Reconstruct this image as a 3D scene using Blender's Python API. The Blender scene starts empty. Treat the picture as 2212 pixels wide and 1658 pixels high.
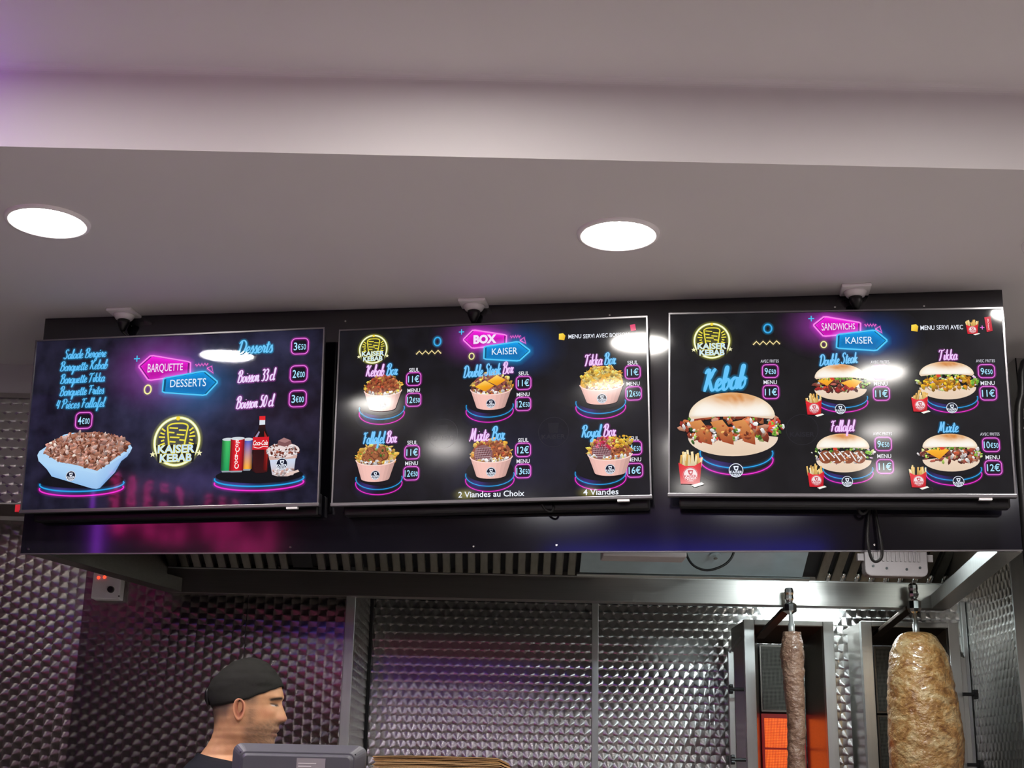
import bpy, math, random
from mathutils import Vector, Matrix, noise

scene = bpy.context.scene
COL = scene.collection

# ------------------------------------------------------------------ camera
CAM_Z = 1.45                      # height of the lens above the shop floor
FOCAL_PX = 2923.6                 # for a 2212 px wide frame
YAW, PITCH, ROLL = 0.0032, 0.2875, 0.0214
_f = Vector((math.sin(YAW) * math.cos(PITCH), math.cos(YAW) * math.cos(PITCH), math.sin(PITCH)))
_r = Vector((math.cos(YAW), -math.sin(YAW), 0.0))
_u = _r.cross(_f)
CAM_R = _r * math.cos(ROLL) + _u * math.sin(ROLL)
CAM_U = -_r * math.sin(ROLL) + _u * math.cos(ROLL)
CAM_F = _f
cam_data = bpy.data.cameras.new('camera')
cam_data.sensor_fit = 'HORIZONTAL'
cam_data.sensor_width = 36.0
cam_data.lens = 36.0 * FOCAL_PX / 2212.0
cam_data.clip_start = 0.05
cam = bpy.data.objects.new('camera', cam_data)
COL.objects.link(cam)
cam.matrix_world = Matrix((
    (CAM_R.x, CAM_U.x, -CAM_F.x, 0.0),
    (CAM_R.y, CAM_U.y, -CAM_F.y, 0.0),
    (CAM_R.z, CAM_U.z, -CAM_F.z, CAM_Z),
    (0, 0, 0, 1)))
scene.camera = cam

# ------------------------------------------------------------------ world, exposure
world = bpy.data.worlds.new('world')
scene.world = world
world.use_nodes = True
world.node_tree.nodes['Background'].inputs[0].default_value = (0.35, 0.33, 0.34, 1)
world.node_tree.nodes['Background'].inputs[1].default_value = 0.05
vs = scene.view_settings
vs.view_transform = 'Standard'
vs.look = 'None'
vs.gamma = 1.0
vs.use_curve_mapping = False
vs.exposure = 0.0
scene.cycles.use_denoising = True
scene.cycles.max_bounces = 10
scene.cycles.transparent_max_bounces = 24
scene.cycles.sample_clamp_indirect = 6.0

SOFFIT_LAMP = 150.0
MAIN_LAMP = 64.0
HOOD_LAMP = 98.0
NEON = 10.0
PURPLE = 46.0
REAR_STRIP = 1.4                  # blue and pink strips on the rear wall
REAR_FILL = 9.0                 # added fill light panels at the far end of the room


def at(px, py, depth):
    """Point of the room seen at photo position (px, py) that lies on the plane Y = depth."""
    d = CAM_R * ((px - 1106) / FOCAL_PX) - CAM_U * ((py - 829) / FOCAL_PX) + CAM_F
    d = d * (depth / d.y)
    return Vector((d.x, d.y, d.z + CAM_Z))


# ------------------------------------------------------------------ helpers
def lin(c):
    c = c / 255.0
    return c / 12.92 if c <= 0.04045 else ((c + 0.055) / 1.055) ** 2.4


def rgb(r, g, b):
    return (lin(r), lin(g), lin(b), 1.0)


MATS = {}


def mat(name, color=(0.5, 0.5, 0.5, 1), rough=0.5, metal=0.0, spec=0.5, emit=None, strength=0.0,
        grain=0.0, grain_scale=40.0, bump=0.0, coat=0.0, aniso=0.0, stretch=(1, 1, 1)):
    m = bpy.data.materials.new(name)
    m.use_nodes = True
    nt = m.node_tree
    b = nt.nodes['Principled BSDF']
    b.inputs['Base Color'].default_value = color
    b.inputs['Roughness'].default_value = rough
    b.inputs['Metallic'].default_value = metal
    b.inputs['Specular IOR Level'].default_value = spec
    b.inputs['Coat Weight'].default_value = coat
    b.inputs['Coat Roughness'].default_value = 0.05
    b.inputs['Anisotropic'].default_value = aniso
    if emit:
        b.inputs['Emission Color'].default_value = emit
        b.inputs['Emission Strength'].default_value = strength
    if grain or bump:
        tc = nt.nodes.new('ShaderNodeTexCoord')
        mp = nt.nodes.new('ShaderNodeMapping')
        mp.inputs['Scale'].default_value = stretch
        nz = nt.nodes.new('ShaderNodeTexNoise')
        nz.inputs['Scale'].default_value = grain_scale
        nz.inputs['Detail'].default_value = 5.0
        nt.links.new(tc.outputs['Object'], mp.inputs[0])
        nt.links.new(mp.outputs[0], nz.inputs['Vector'])
        if grain:
            mx = nt.nodes.new('ShaderNodeMix')
            mx.data_type = 'RGBA'
            mx.inputs['A'].default_value = tuple(max(0, c * (1 - grain)) for c in color[:3]) + (1,)
            mx.inputs['B'].default_value = tuple(min(1, c * (1 + grain)) for c in color[:3]) + (1,)
            nt.links.new(nz.outputs['Fac'], mx.inputs['Factor'])
            nt.links.new(mx.outputs['Result'], b.inputs['Base Color'])
        if bump:
            bp = nt.nodes.new('ShaderNodeBump')
            bp.inputs['Strength'].default_value = bump
            bp.inputs['Distance'].default_value = 0.002
            nt.links.new(nz.outputs['Fac'], bp.inputs['Height'])
            nt.links.new(bp.outputs[0], b.inputs['Normal'])
    MATS[name] = m
    return m


class Expr:
    """Small wrapper that writes arithmetic as shader math nodes."""
    nt = None

    def __init__(self, sock):
        self.s = sock

    @staticmethod
    def op(kind, *args):
        n = Expr.nt.nodes.new('ShaderNodeMath')
        n.operation = kind
        for i, a in enumerate(args):
            if isinstance(a, Expr):
                Expr.nt.links.new(a.s, n.inputs[i])
            else:
                n.inputs[i].default_value = a
        return Expr(n.outputs[0])

    def __add__(self, o): return Expr.op('ADD', self, o)
    def __sub__(self, o): return Expr.op('SUBTRACT', self, o)
    def __mul__(self, o): return Expr.op('MULTIPLY', self, o)
    def __truediv__(self, o): return Expr.op('DIVIDE', self, o)


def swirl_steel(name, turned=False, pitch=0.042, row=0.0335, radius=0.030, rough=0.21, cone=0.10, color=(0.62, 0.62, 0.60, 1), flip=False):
    """Stainless sheet finished with overlapping round brush marks (engine-turned)."""
    m = bpy.data.materials.new(name)
    m.use_nodes = True
    nt = m.node_tree
    Expr.nt = nt
    b = nt.nodes['Principled BSDF']
    tc = nt.nodes.new('ShaderNodeTexCoord')
    sp = nt.nodes.new('ShaderNodeSeparateXYZ')
    nt.links.new(tc.outputs['Object'], sp.inputs[0])
    s, t = Expr(sp.outputs[0]), Expr(sp.outputs[1])
    if turned:
        s, t = t, s
    if flip:
        t = t * -1.0

    def offs(k):
        off = Expr.op('FLOORED_MODULO', k, 2.0) * (pitch / 2)
        sc = Expr.op('ROUND', (s - off) / pitch) * pitch + off
        return s - sc, t - k * row
    ka = Expr.op('CEIL', (t - radius) / row)
    ax, ay = offs(ka)
    bx_, by_ = offs(ka + 1.0)
    inside = Expr.op('LESS_THAN', ax * ax + ay * ay, radius * radius)
    outside = Expr.op('SUBTRACT', 1.0, inside)
    dx = ax * inside + bx_ * outside
    dy = ay * inside + by_ * outside
    if turned:
        dx, dy = dy, dx
    cb = nt.nodes.new('ShaderNodeCombineXYZ')
    nt.links.new(dx.s, cb.inputs[0])
    nt.links.new(dy.s, cb.inputs[1])
    vt = nt.nodes.new('ShaderNodeVectorTransform')
    vt.vector_type = 'VECTOR'
    vt.convert_from = 'OBJECT'
    vt.convert_to = 'WORLD'
    nt.links.new(cb.outputs[0], vt.inputs[0])
    nm = nt.nodes.new('ShaderNodeVectorMath')
    nm.operation = 'NORMALIZE'
    nt.links.new(vt.outputs[0], nm.inputs[0])
    nt.links.new(nm.outputs[0], b.inputs['Tangent'])
    # every brush mark is slightly dished: its normal leans along the radius
    ge = nt.nodes.new('ShaderNodeNewGeometry')
    sc_ = nt.nodes.new('ShaderNodeVectorMath')
    sc_.operation = 'SCALE'
    sc_.inputs['Scale'].default_value = cone
    nt.links.new(nm.outputs[0], sc_.inputs[0])
    ad = nt.nodes.new('ShaderNodeVectorMath')
    ad.operation = 'ADD'
    nt.links.new(ge.outputs['Normal'], ad.inputs[0])
    nt.links.new(sc_.outputs[0], ad.inputs[1])
    n2 = nt.nodes.new('ShaderNodeVectorMath')
    n2.operation = 'NORMALIZE'
    nt.links.new(ad.outputs[0], n2.inputs[0])
    nt.links.new(n2.outputs[0], b.inputs['Normal'])
    b.inputs['Base Color'].default_value = color
    b.inputs['Metallic'].default_value = 1.0
    b.inputs['Roughness'].default_value = rough
    b.inputs['Anisotropic'].default_value = 0.96
    MATS[name] = m
    return m


def link(o, parent=None):
    COL.objects.link(o)
    if parent is not None:
        o.parent = parent
    return o


def tag(o, label=None, cat=None, group=None, kind=None):
    if label: o['label'] = label
    if cat: o['category'] = cat
    if group: o['group'] = group
    if kind: o['kind'] = kind
    return o


def thing(name, label, cat, loc=(0, 0, 0), group=None):
    o = bpy.data.objects.new(name, None)
    o.empty_display_size = 0.05
    o.location = loc
    link(o)
    return tag(o, label, cat, group)


class MB:
    """Collects shapes and links them as one mesh object."""

    def __init__(self, origin=(0, 0, 0)):
        self.v, self.f, self.c = [], [], []
        self.o = Vector(origin)

    def add(self, verts, faces, cols=None):
        n = len(self.v)
        self.v += [Vector(p) - self.o for p in verts]
        self.f += [tuple(i + n for i in f) for f in faces]
        if cols is not None:
            self.c += cols
        return self

    def box(self, lo, hi, m=None):
        x0, y0, z0 = lo
        x1, y1, z1 = hi
        vs_ = [(x0, y0, z0), (x1, y0, z0), (x1, y1, z0), (x0, y1, z0), (x0, y0, z1), (x1, y0, z1), (x1, y1, z1), (x0, y1, z1)]
        if m is not None:
            vs_ = [m @ Vector(p) for p in vs_]
        return self.add(vs_, [(0, 3, 2, 1), (4, 5, 6, 7), (0, 1, 5, 4), (1, 2, 6, 5), (2, 3, 7, 6), (3, 0, 4, 7)])

    def beam(self, a, b, w, h, up=(0, 0, 1)):
        """Box of section w x h from a to b."""
        a, b = Vector(a), Vector(b)
        d = (b - a).normalized()
        s = d.cross(Vector(up)).normalized()
        k = s.cross(d)
        vs_ = []
        for p in (a, b):
            for (i, j) in ((-1, -1), (1, -1), (1, 1), (-1, 1)):
                vs_.append(p + s * (i * w / 2) + k * (j * h / 2))
        return self.add(vs_, [(0, 1, 2, 3), (7, 6, 5, 4), (0, 4, 5, 1), (1, 5, 6, 2), (2, 6, 7, 3), (3, 7, 4, 0)])

    def tube(self, pts, r, seg=10, closed=False):
        pts = [Vector(p) for p in pts]
        n = len(pts)
        rr = r if isinstance(r, (list, tuple)) else [r] * n
        vs_, fs = [], []
        ref = None
        for i, p in enumerate(pts):
            if closed:
                d = (pts[(i + 1) % n] - pts[i - 1]).normalized()
            else:
                d = (pts[min(i + 1, n - 1)] - pts[max(i - 1, 0)]).normalized()
            if ref is None:
                ref = d.orthogonal().normalized()
            ref = (ref - d * ref.dot(d))
            ref = ref.normalized() if ref.length > 1e-6 else d.orthogonal().normalized()
            k = d.cross(ref)
            for j in range(seg):
                a = 2 * math.pi * j / seg
                vs_.append(p + (ref * math.cos(a) + k * math.sin(a)) * rr[i])
        m = n if closed else n - 1
        for i in range(m):
            for j in range(seg):
                a, b_ = i * seg + j, i * seg + (j + 1) % seg
                c, d_ = ((i + 1) % n) * seg + (j + 1) % seg, ((i + 1) % n) * seg + j
                fs.append((a, b_, c, d_))
        if not closed:
            fs.append(tuple(range(seg - 1, -1, -1)))
            fs.append(tuple((n - 1) * seg + j for j in range(seg)))
        return self.add(vs_, fs)

    def lathe(self, prof, axis_at=(0, 0, 0), seg=24, cap=True):
        """prof: list of (radius, z)."""
        ox, oy, oz = axis_at
        vs_, fs = [], []
        for (r, z) in prof:
            for j in range(seg):
                a = 2 * math.pi * j / seg
                vs_.append((ox + r * math.cos(a), oy + r * math.sin(a), oz + z))
        for i in range(len(prof) - 1):
            for j in range(seg):
                fs.append((i * seg + j, i * seg + (j + 1) % seg, (i + 1) * seg + (j + 1) % seg, (i + 1) * seg + j))
        if cap:
            fs.append(tuple(range(seg - 1, -1, -1)))
            fs.append(tuple((len(prof) - 1) * seg + j for j in range(seg)))
        return self.add(vs_, fs)

    def prism(self, poly, a, b):
        """poly: corner points in 3D; extruded from offset a to offset b (vectors)."""
        a, b = Vector(a), Vector(b)
        n = len(poly)
        vs_ = [Vector(p) + a for p in poly] + [Vector(p) + b for p in poly]
        fs = [tuple(range(n - 1, -1, -1)), tuple(range(n, 2 * n))]
        for i in range(n):
            j = (i + 1) % n
            fs.append((i, j, n + j, n + i))
        return self.add(vs_, fs)

    def build(self, name, material, parent=None, smooth=False, bevel=0.0, recalc=True, loc=None):
        me = bpy.data.meshes.new(name)
        me.from_pydata([tuple(p) for p in self.v], [], self.f)
        if recalc:
            import bmesh
            bm = bmesh.new()
            bm.from_mesh(me)
            bmesh.ops.recalc_face_normals(bm, faces=bm.faces)
            bm.to_mesh(me)
            bm.free()
        if self.c:
            at_ = me.color_attributes.new('Col', 'FLOAT_COLOR', 'POINT')
            flat = [x for c in self.c for x in c]
            at_.data.foreach_set('color', flat)
        if smooth:
            me.polygons.foreach_set('use_smooth', [True] * len(me.polygons))
        me.materials.append(MATS[material] if isinstance(material, str) else material)
        o = bpy.data.objects.new(name, me)
        o.location = self.o if loc is None else loc
        link(o, parent)
        if bevel:
            md = o.modifiers.new('bevel', 'BEVEL')
            md.width = bevel
            md.segments = 2
            md.limit_method = 'ANGLE'
        return o


def copy_tree(o, parent=None):
    c = o.copy()
    link(c)
    c.parent = parent
    for ch in o.children:
        copy_tree(ch, c)
    return c


def sheet(name, material, origin, ex, ey, w, h, parent=None, thick=0.003):
    """Flat metal sheet w x h standing in the plane of unit vectors ex, ey; its front faces ex x ey."""
    ex, ey = Vector(ex).normalized(), Vector(ey).normalized()
    ez = ex.cross(ey)
    mb = MB()
    mb.box((0, 0, -thick), (w, h, 0))
    o = mb.build(name, material, parent)
    o.matrix_world = Matrix(((ex.x, ey.x, ez.x, origin[0]), (ex.y, ey.y, ez.y, origin[1]), (ex.z, ey.z, ez.z, origin[2]), (0, 0, 0, 1)))
    return o


def catmull(pts, n=8, closed=False):
    out = []
    m = len(pts)
    rng = range(m) if closed else range(m - 1)
    for i in rng:
        p1, p2 = pts[i], pts[(i + 1) % m]
        p0 = pts[i - 1] if (closed or i > 0) else p1
        p3 = pts[(i + 2) % m] if (closed or i + 2 < m) else p2
        for k in range(n):
            t = k / n
            out.append(tuple(0.5 * (2 * b + (c - a) * t + (2 * a - 5 * b + 4 * c - d) * t * t + (3 * b - a - 3 * c + d) * t ** 3)
                             for a, b, c, d in zip(p0, p1, p2, p3)))
    if not closed:
        out.append(tuple(pts[-1]))
    return out


def text_mesh(s, bold=0.0, outline=0.0):
    """Outline of a line of built-in lettering: (verts2d, polys), height of capitals about 0.7."""
    cu = bpy.data.curves.new('lettering', 'FONT')
    cu.body = s
    cu.size = 1.0
    cu.offset = bold
    cu.resolution_u = 3
    if outline:
        cu.fill_mode = 'NONE'
        cu.bevel_depth = outline
        cu.bevel_resolution = 1
    ob = bpy.data.objects.new('lettering', cu)
    COL.objects.link(ob)
    dg = bpy.context.evaluated_depsgraph_get()
    me = bpy.data.meshes.new_from_object(ob.evaluated_get(dg))
    vs_ = [tuple(v.co) for v in me.vertices]
    fs = [tuple(p.vertices) for p in me.polygons]
    bpy.data.objects.remove(ob)
    bpy.data.curves.remove(cu)
    bpy.data.meshes.remove(me)
    return vs_, fs

# ------------------------------------------------------------------ materials
mat('white_paint', rgb(216, 212, 213), 0.75, spec=0.3, grain=0.03, grain_scale=3.0)
mat('floor_tile', rgb(206, 202, 198), 0.45, grain=0.12, grain_scale=6.0)
mat('warm_wall', rgb(224, 218, 212), 0.8, spec=0.3, grain=0.04, grain_scale=2.0)
mat('dusk_wall', rgb(78, 72, 68), 0.6, grain=0.1, grain_scale=2.0)
mat('dark_slat', rgb(46, 42, 52), 0.55, grain=0.2, grain_scale=20.0)
mat('black_panel', rgb(20, 19, 27), 0.09, spec=1.0, grain=0.15, grain_scale=8.0)
mat('black_plastic', rgb(18, 18, 20), 0.38, spec=0.5)
mat('black_rubber', rgb(14, 14, 15), 0.5, spec=0.4)
mat('grey_trim', rgb(120, 118, 122), 0.35, metal=0.85, grain=0.08, grain_scale=30, stretch=(0.2, 1, 8))
mat('silver', rgb(206, 207, 204), 0.40, metal=1.0, grain=0.1, grain_scale=60, stretch=(1, 1, 0.1))
mat('brushed', rgb(176, 172, 166), 0.30, metal=1.0, grain=0.12, grain_scale=90, stretch=(0.05, 1, 2.5))
mat('brushed_dark', rgb(128, 124, 118), 0.35, metal=1.0, grain=0.15, grain_scale=70, stretch=(0.1, 1, 2))
mat('galvanised', rgb(176, 194, 200), 0.45, metal=0.25, grain=0.18, grain_scale=14)
mat('chrome', rgb(225, 225, 222), 0.12, metal=1.0)
mat('aluminium', rgb(206, 210, 208), 0.38, metal=0.9, grain=0.08, grain_scale=40, stretch=(2, 2, 0.2))
mat('white_plastic', rgb(244, 241, 243), 0.4, spec=0.5)
mat('beige_plastic', rgb(196, 184, 182), 0.5, spec=0.4, grain=0.05, grain_scale=25)
mat('terminal_plastic', rgb(112, 99, 97), 0.55, spec=0.35, grain=0.06, grain_scale=25)
mat('red_led', rgb(255, 60, 40), 0.3, emit=rgb(255, 60, 35), strength=2.5)
mat('red_plastic', rgb(215, 45, 60), 0.4)
mat('dark_gap', rgb(24, 22, 24), 0.7)
mat('filter_steel', rgb(150, 146, 136), 0.33, metal=0.9, grain=0.2, grain_scale=25, stretch=(3, 1, 1))
mat('lamp_white', (1, 1, 1, 1), 0.5, emit=(1.0, 0.95, 0.88, 1), strength=SOFFIT_LAMP)
mat('lamp_warm', (1, 1, 1, 1), 0.5, emit=(1.0, 0.95, 0.90, 1), strength=MAIN_LAMP)
mat('lamp_near', (1, 1, 1, 1), 0.5, emit=(1.0, 0.95, 0.89, 1), strength=MAIN_LAMP * 1.75)
mat('fill_panel', (1, 1, 1, 1), 0.5, emit=(0.98, 0.97, 1.0, 1), strength=REAR_FILL)
mat('lamp_hood', (1, 1, 1, 1), 0.5, emit=(0.84, 0.97, 1.0, 1), strength=HOOD_LAMP)
mat('lamp_grill', (1, 1, 1, 1), 0.5, emit=(0.86, 0.97, 1.0, 1), strength=HOOD_LAMP * 0.62)
mat('neon_pink', (0.2, 0.02, 0.08, 1), 0.4, emit=(1.0, 0.03, 0.32, 1), strength=NEON)
mat('neon_purple', (0.1, 0.02, 0.2, 1), 0.4, emit=(0.42, 0.06, 1.0, 1), strength=PURPLE)
mat('tube_purple', (0.1, 0.02, 0.2, 1), 0.4, emit=(0.42, 0.06, 1.0, 1), strength=11.0)
mat('strip_blue', (0.02, 0.02, 0.2, 1), 0.4, emit=(0.05, 0.06, 1.0, 1), strength=REAR_STRIP * 3.8)
mat('strip_pink', (0.2, 0.02, 0.1, 1), 0.4, emit=(1.0, 0.05, 0.34, 1), strength=REAR_STRIP)
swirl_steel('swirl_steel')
swirl_steel('swirl_steel_turned_shaded', turned=True, rough=0.20, cone=0.018, color=(0.31, 0.285, 0.26, 1))  # same steel, base colour darkened to stand for the dim room it mirrors

# ------------------------------------------------------------------ levels of the room
Z_SOFFIT = CAM_Z + 1.4403          # low ceiling over the counter
Z_MAIN = Z_SOFFIT + 0.2188         # high ceiling of the room
Y_STEP = 2.9608                    # where the low ceiling ends towards the room
X_L, X_R, Y_REAR = -2.62, 2.75, -3.3
D1, D2 = 5.12, 5.75                # left and right stretch of the kitchen back wall
Z_HOOD = CAM_Z + 0.6653            # underside of the hood

# floor and ceilings
st = lambda o: tag(o, kind='structure')
st(MB().box((X_L - 0.1, Y_REAR - 0.1, -0.1), (X_R + 0.1, D2 + 0.15, 0)).build('floor', 'floor_tile'))
st(MB().box((X_L - 0.1, Y_REAR - 0.1, Z_MAIN), (X_R + 0.1, Y_STEP + 0.05, Z_MAIN + 0.1)).build('ceiling', 'white_paint'))
# the dropped ceiling: its front edge is the tall bright face; a small cove joins it to the high ceiling
prof = [(Y_STEP, Z_SOFFIT), (D2 + 0.15, Z_SOFFIT), (D2 + 0.15, Z_MAIN + 0.1), (Y_STEP - 0.02, Z_MAIN + 0.1), (Y_STEP - 0.02, Z_MAIN)]
for k in range(7):
    a = math.pi / 2 * k / 6
    prof.append((Y_STEP - 0.02 + 0.02 * math.sin(a), Z_MAIN - 0.02 + 0.02 * math.cos(a)))
mb = MB()
mb.prism([(X_L - 0.1, y, z) for y, z in prof], (0, 0, 0), (X_R - X_L + 0.2, 0, 0))
st(mb.build('ceiling_dropped', 'white_paint'))

# outer walls (out of view, they close the room and are mirrored in the screens)
wl = st(MB().box((X_L - 0.1, Y_REAR, 0), (X_L, D2 + 0.1, Z_MAIN)).build('wall_left', 'dusk_wall'))
slat = MB((X_L, -1.57, 0)).box((X_L, -1.57, 0.05), (X_L + 0.06, -1.558, 2.78)).build('slat', 'dark_slat', wl)  # slats deepened into fins to hold the pink neon light off the steel
for k in range(1, 38):
    c = slat.copy()
    link(c, wl)
    c.location.y = -1.57 + 0.145 * k
st(MB().box((X_R, Y_REAR, 0), (X_R + 0.1, D2 + 0.1, Z_MAIN)).build('wall_right', 'warm_wall'))
st(MB().box((X_L, Y_REAR - 0.1, 0), (X_R, Y_REAR, Z_MAIN)).build('wall_rear', 'dusk_wall'))

# kitchen back wall, clad with engine-turned steel sheets
X_CREASE, X_RETURN, X_SIDE = -1.575, -0.555, 1.955
wb = st(MB().box((X_L, D1 + 0.012, 0), (X_RETURN - 0.012, D2 + 0.1, Z_SOFFIT)).build('wall_back', 'brushed_dark'))
U = (0, 0, 1)
H0 = 0.95
ang = math.radians(7)
sheet('steel_sheet', 'swirl_steel_turned_shaded', (X_CREASE - 1.03 * math.cos(ang), D1 - 1.03 * math.sin(ang), H0), (math.cos(ang), math.sin(ang), 0), U, 1.03, 1.42, wb)
sheet('steel_sheet', 'swirl_steel_turned_shaded', (X_CREASE, D1, H0), (1, 0, 0), U, 0.615, 1.42, wb)
sheet('steel_sheet', 'swirl_steel_turned_shaded', (X_CREASE + 0.617, D1, H0), (1, 0, 0), U, X_RETURN - X_CREASE - 0.617, 1.42, wb)
wb2 = st(MB().box((X_RETURN, D2 + 0.012, 0), (X_SIDE + 0.6, D2 + 0.1, Z_SOFFIT)).build('wall_back_niche', 'brushed_dark'))
sheet('steel_sheet', 'swirl_steel', (X_RETURN, D1, H0), (0, 1, 0), U, D2 - D1, 1.42, wb2)
sheet('steel_sheet', 'swirl_steel', (X_RETURN, D2, H0), (1, 0, 0), U, 0.935, 1.30, wb2)
sheet('steel_sheet', 'swirl_steel', (X_RETURN + 0.937, D2, H0), (1, 0, 0), U, X_SIDE - X_RETURN - 0.937, 1.30, wb2)
# cover strips over the sheet edges
MB().box((X_RETURN - 0.034, D1 - 0.006, H0), (X_RETURN + 0.002, D1 + 0.003, H0 + 1.42)).build('cover_strip', 'aluminium', wb, bevel=0.002)
MB().box((0.376, D2 - 0.006, H0), (0.404, D2 - 0.0005, H0 + 1.30)).build('cover_strip', 'aluminium', wb2, bevel=0.002)
MB().box((X_RETURN + 0.001, D2 - 0.03, H0), (X_RETURN + 0.012, D2 - 0.002, H0 + 1.30)).build('corner_seam', 'dark_gap', wb2)

# right side wall of the cooking niche
ws = st(MB().box((X_SIDE + 0.012, 5.19, 0), (X_SIDE + 0.55, D2 + 0.1, Z_SOFFIT)).build('wall_niche_side', 'brushed_dark'))
sheet('steel_sheet', 'swirl_steel', (X_SIDE, D2, H0), (0, -1, 0), U, D2 - 5.19, 1.90, ws)
MB().box((X_SIDE - 0.004, 5.182, H0), (X_SIDE + 0.5, 5.19, Z_SOFFIT)).build('end_plate', 'aluminium', ws)
MB().box((X_SIDE - 0.022, D2 - 0.02, H0), (X_SIDE - 0.002, D2 - 0.002, 2.23)).build('corner_bead', 'aluminium', ws, bevel=0.003)
# steel clad pillar beside the boards
wp = st(MB().box((1.745, 4.43, 2.14), (X_R, 4.50, Z_SOFFIT)).build('wall_pillar', 'brushed_dark'))
sheet('steel_sheet', 'swirl_steel', (1.742, 4.50, 2.14), (0, -1, 0), U, 0.08, Z_SOFFIT - 2.14, wp)
sheet('steel_sheet', 'swirl_steel', (1.742, 4.42, 2.14), (1, 0, 0), U, 0.9, Z_SOFFIT - 2.14, wp)
# steel clad box-out left of the boards, white wall above it
wf = st(MB().box((X_L, 4.76, CAM_Z + 0.92), (-1.60, D1 + 0.012, Z_SOFFIT)).build('wall_boxout', 'white_paint'))
sheet('steel_sheet', 'swirl_steel', (X_L, 4.757, CAM_Z + 0.925), (1, 0, 0), U, 1.02, 0.385, wf)
MB().box((X_L, 4.748, CAM_Z + 1.31), (-1.60, 4.757, CAM_Z + 1.328)).build('edge_strip', 'brushed', wf)
sheet('steel_sheet', 'brushed_dark', (X_L, D1 - 0.14, CAM_Z + 0.917), (1, 0, 0), (0, -1, 0), 1.02, D1 - 0.14 - 4.757, wf)

# ------------------------------------------------------------------ round downlights
def downlight(x, y, z, material, label, r=0.0955, group='round downlights of the room ceiling'):
    t = thing('downlight', label, 'ceiling light', (x, y, z), group)
    mb = MB((x, y, z))
    prof = [(r * 1.015, -0.001), (r * 1.02, -0.007), (r * 1.10, -0.009), (r * 1.17, -0.006), (r * 1.185, 0.0)]
    mb.lathe(prof, (x, y, z), 64, cap=False)
    mb.build('trim_ring', 'white_plastic', t, smooth=True, loc=(0, 0, 0))
    mb = MB((x, y, z))
    mb.lathe([(r * 1.015, -0.0015), (r, -0.004), (r * 0.02, -0.005)], (x, y, z), 64, cap=True)
    mb.build('diffuser', material, t, loc=(0, 0, 0))
    return t


downlight(-1.2585, 3.4095, Z_SOFFIT, 'lamp_white', 'lit round downlight at far left of the low ceiling', group='downlights of the low ceiling')
downlight(0.291, 3.4095, Z_SOFFIT, 'lamp_white', 'lit round downlight in the low ceiling above the middle menu screen', group='downlights of the low ceiling')
downlight(1.505, 3.40, Z_SOFFIT, 'lamp_white', 'lit round downlight past the right picture edge', group='downlights of the low ceiling')
for (x, y) in ((-1.23, 2.24), (-0.12, 2.30), (-1.22, 1.33), (1.02, 2.12), (0.97, 1.17), (0.93, 0.27), (-0.12, 0.14), (-1.4, -0.5), (-0.25, -0.72), (0.95, -0.87)):
    downlight(x, y, Z_MAIN, 'lamp_near' if y > 2 else 'lamp_warm', 'round downlight of the high ceiling behind the viewer')

for k, x in enumerate((-1.5, 0.0, 1.5)):  # fill panels added out of view to brighten the room
    t = thing('fill_light_panel', 'added square fill light panel in the high ceiling at the far end of the room', 'ceiling light', (x, -2.2, Z_MAIN), 'added fill light panels behind the viewer')
    MB().box((-0.31, -0.31, -0.012), (0.31, 0.31, 0)).build('panel_frame', 'white_plastic', t)
    MB().box((-0.295, -0.295, -0.014), (0.295, 0.295, -0.0125)).build('diffuser', 'fill_panel', t)

# ------------------------------------------------------------------ neon sign and light strips on the walls behind the viewer
vs_, fs = text_mesh('KAISER KEBAB', outline=0.02)
xs = [v[0] for v in vs_]
w = max(xs) - min(xs)
sg = thing('neon_sign', 'pink outline neon lettering on the dark slatted wall', 'neon sign', (X_L + 0.014, 0.46, CAM_Z + 1.00))
k = 1.74 / w
mb = MB()
mb.add([(v[2] * k, (v[0] - min(xs)) * k, v[1] * 0.33) for v in vs_], fs)
mb.build('neon_lettering', 'neon_pink', sg)
tube_ = MB().tube([(0, 2.25, 2.28), (0, 2.25, 2.565)], 0.011).build('light_tube', 'tube_purple')
tube_.location = (X_L + 0.016, 0.02, 0)
tag(tube_, 'upright purple light tube beside the pink neon lettering', 'light tube')
o = MB().box((-1.9, Y_REAR + 0.004, CAM_Z + 1.34), (0.4, Y_REAR + 0.03, CAM_Z + 1.39)).build('light_strip', 'strip_blue')
tag(o, 'blue light strip across the rear wall', 'light strip')
o = MB().box((-1.9, Y_REAR + 0.004, CAM_Z + 0.92), (0.4, Y_REAR + 0.03, CAM_Z + 1.08)).build('light_strip', 'strip_pink')
tag(o, 'pink light strip lower on the rear wall', 'light strip')

o = MB().box((X_L + 0.02, Y_STEP - 0.09, Z_SOFFIT + 0.10), (-1.48, Y_STEP - 0.06, Z_SOFFIT + 0.13)).build('light_strip', 'neon_purple')
tag(o, 'purple light strip along the ceiling step past the left picture edge', 'light strip')
for xx in (-2.5, -1.6):
    MB().box((xx, Y_STEP - 0.06, Z_SOFFIT + 0.108), (xx + 0.02, Y_STEP, Z_SOFFIT + 0.122)).build('bracket', 'white_plastic', o)

# ------------------------------------------------------------------ black board behind the screens
PSI = -0.1534
PE = Vector((math.cos(PSI), math.sin(PSI), 0))         # along the board
PN = Vector((math.sin(PSI), -math.cos(PSI), 0))        # out of the board, towards the room
PO = Vector((-1.5244, 4.2568, CAM_Z))
PLEN = 3.027


def on_board(s, z, off=0.0):
    return PO + PE * s + PN * (off + 0.0267 * (z - 0.6653) / 0.775) + Vector((0, 0, z))


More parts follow.
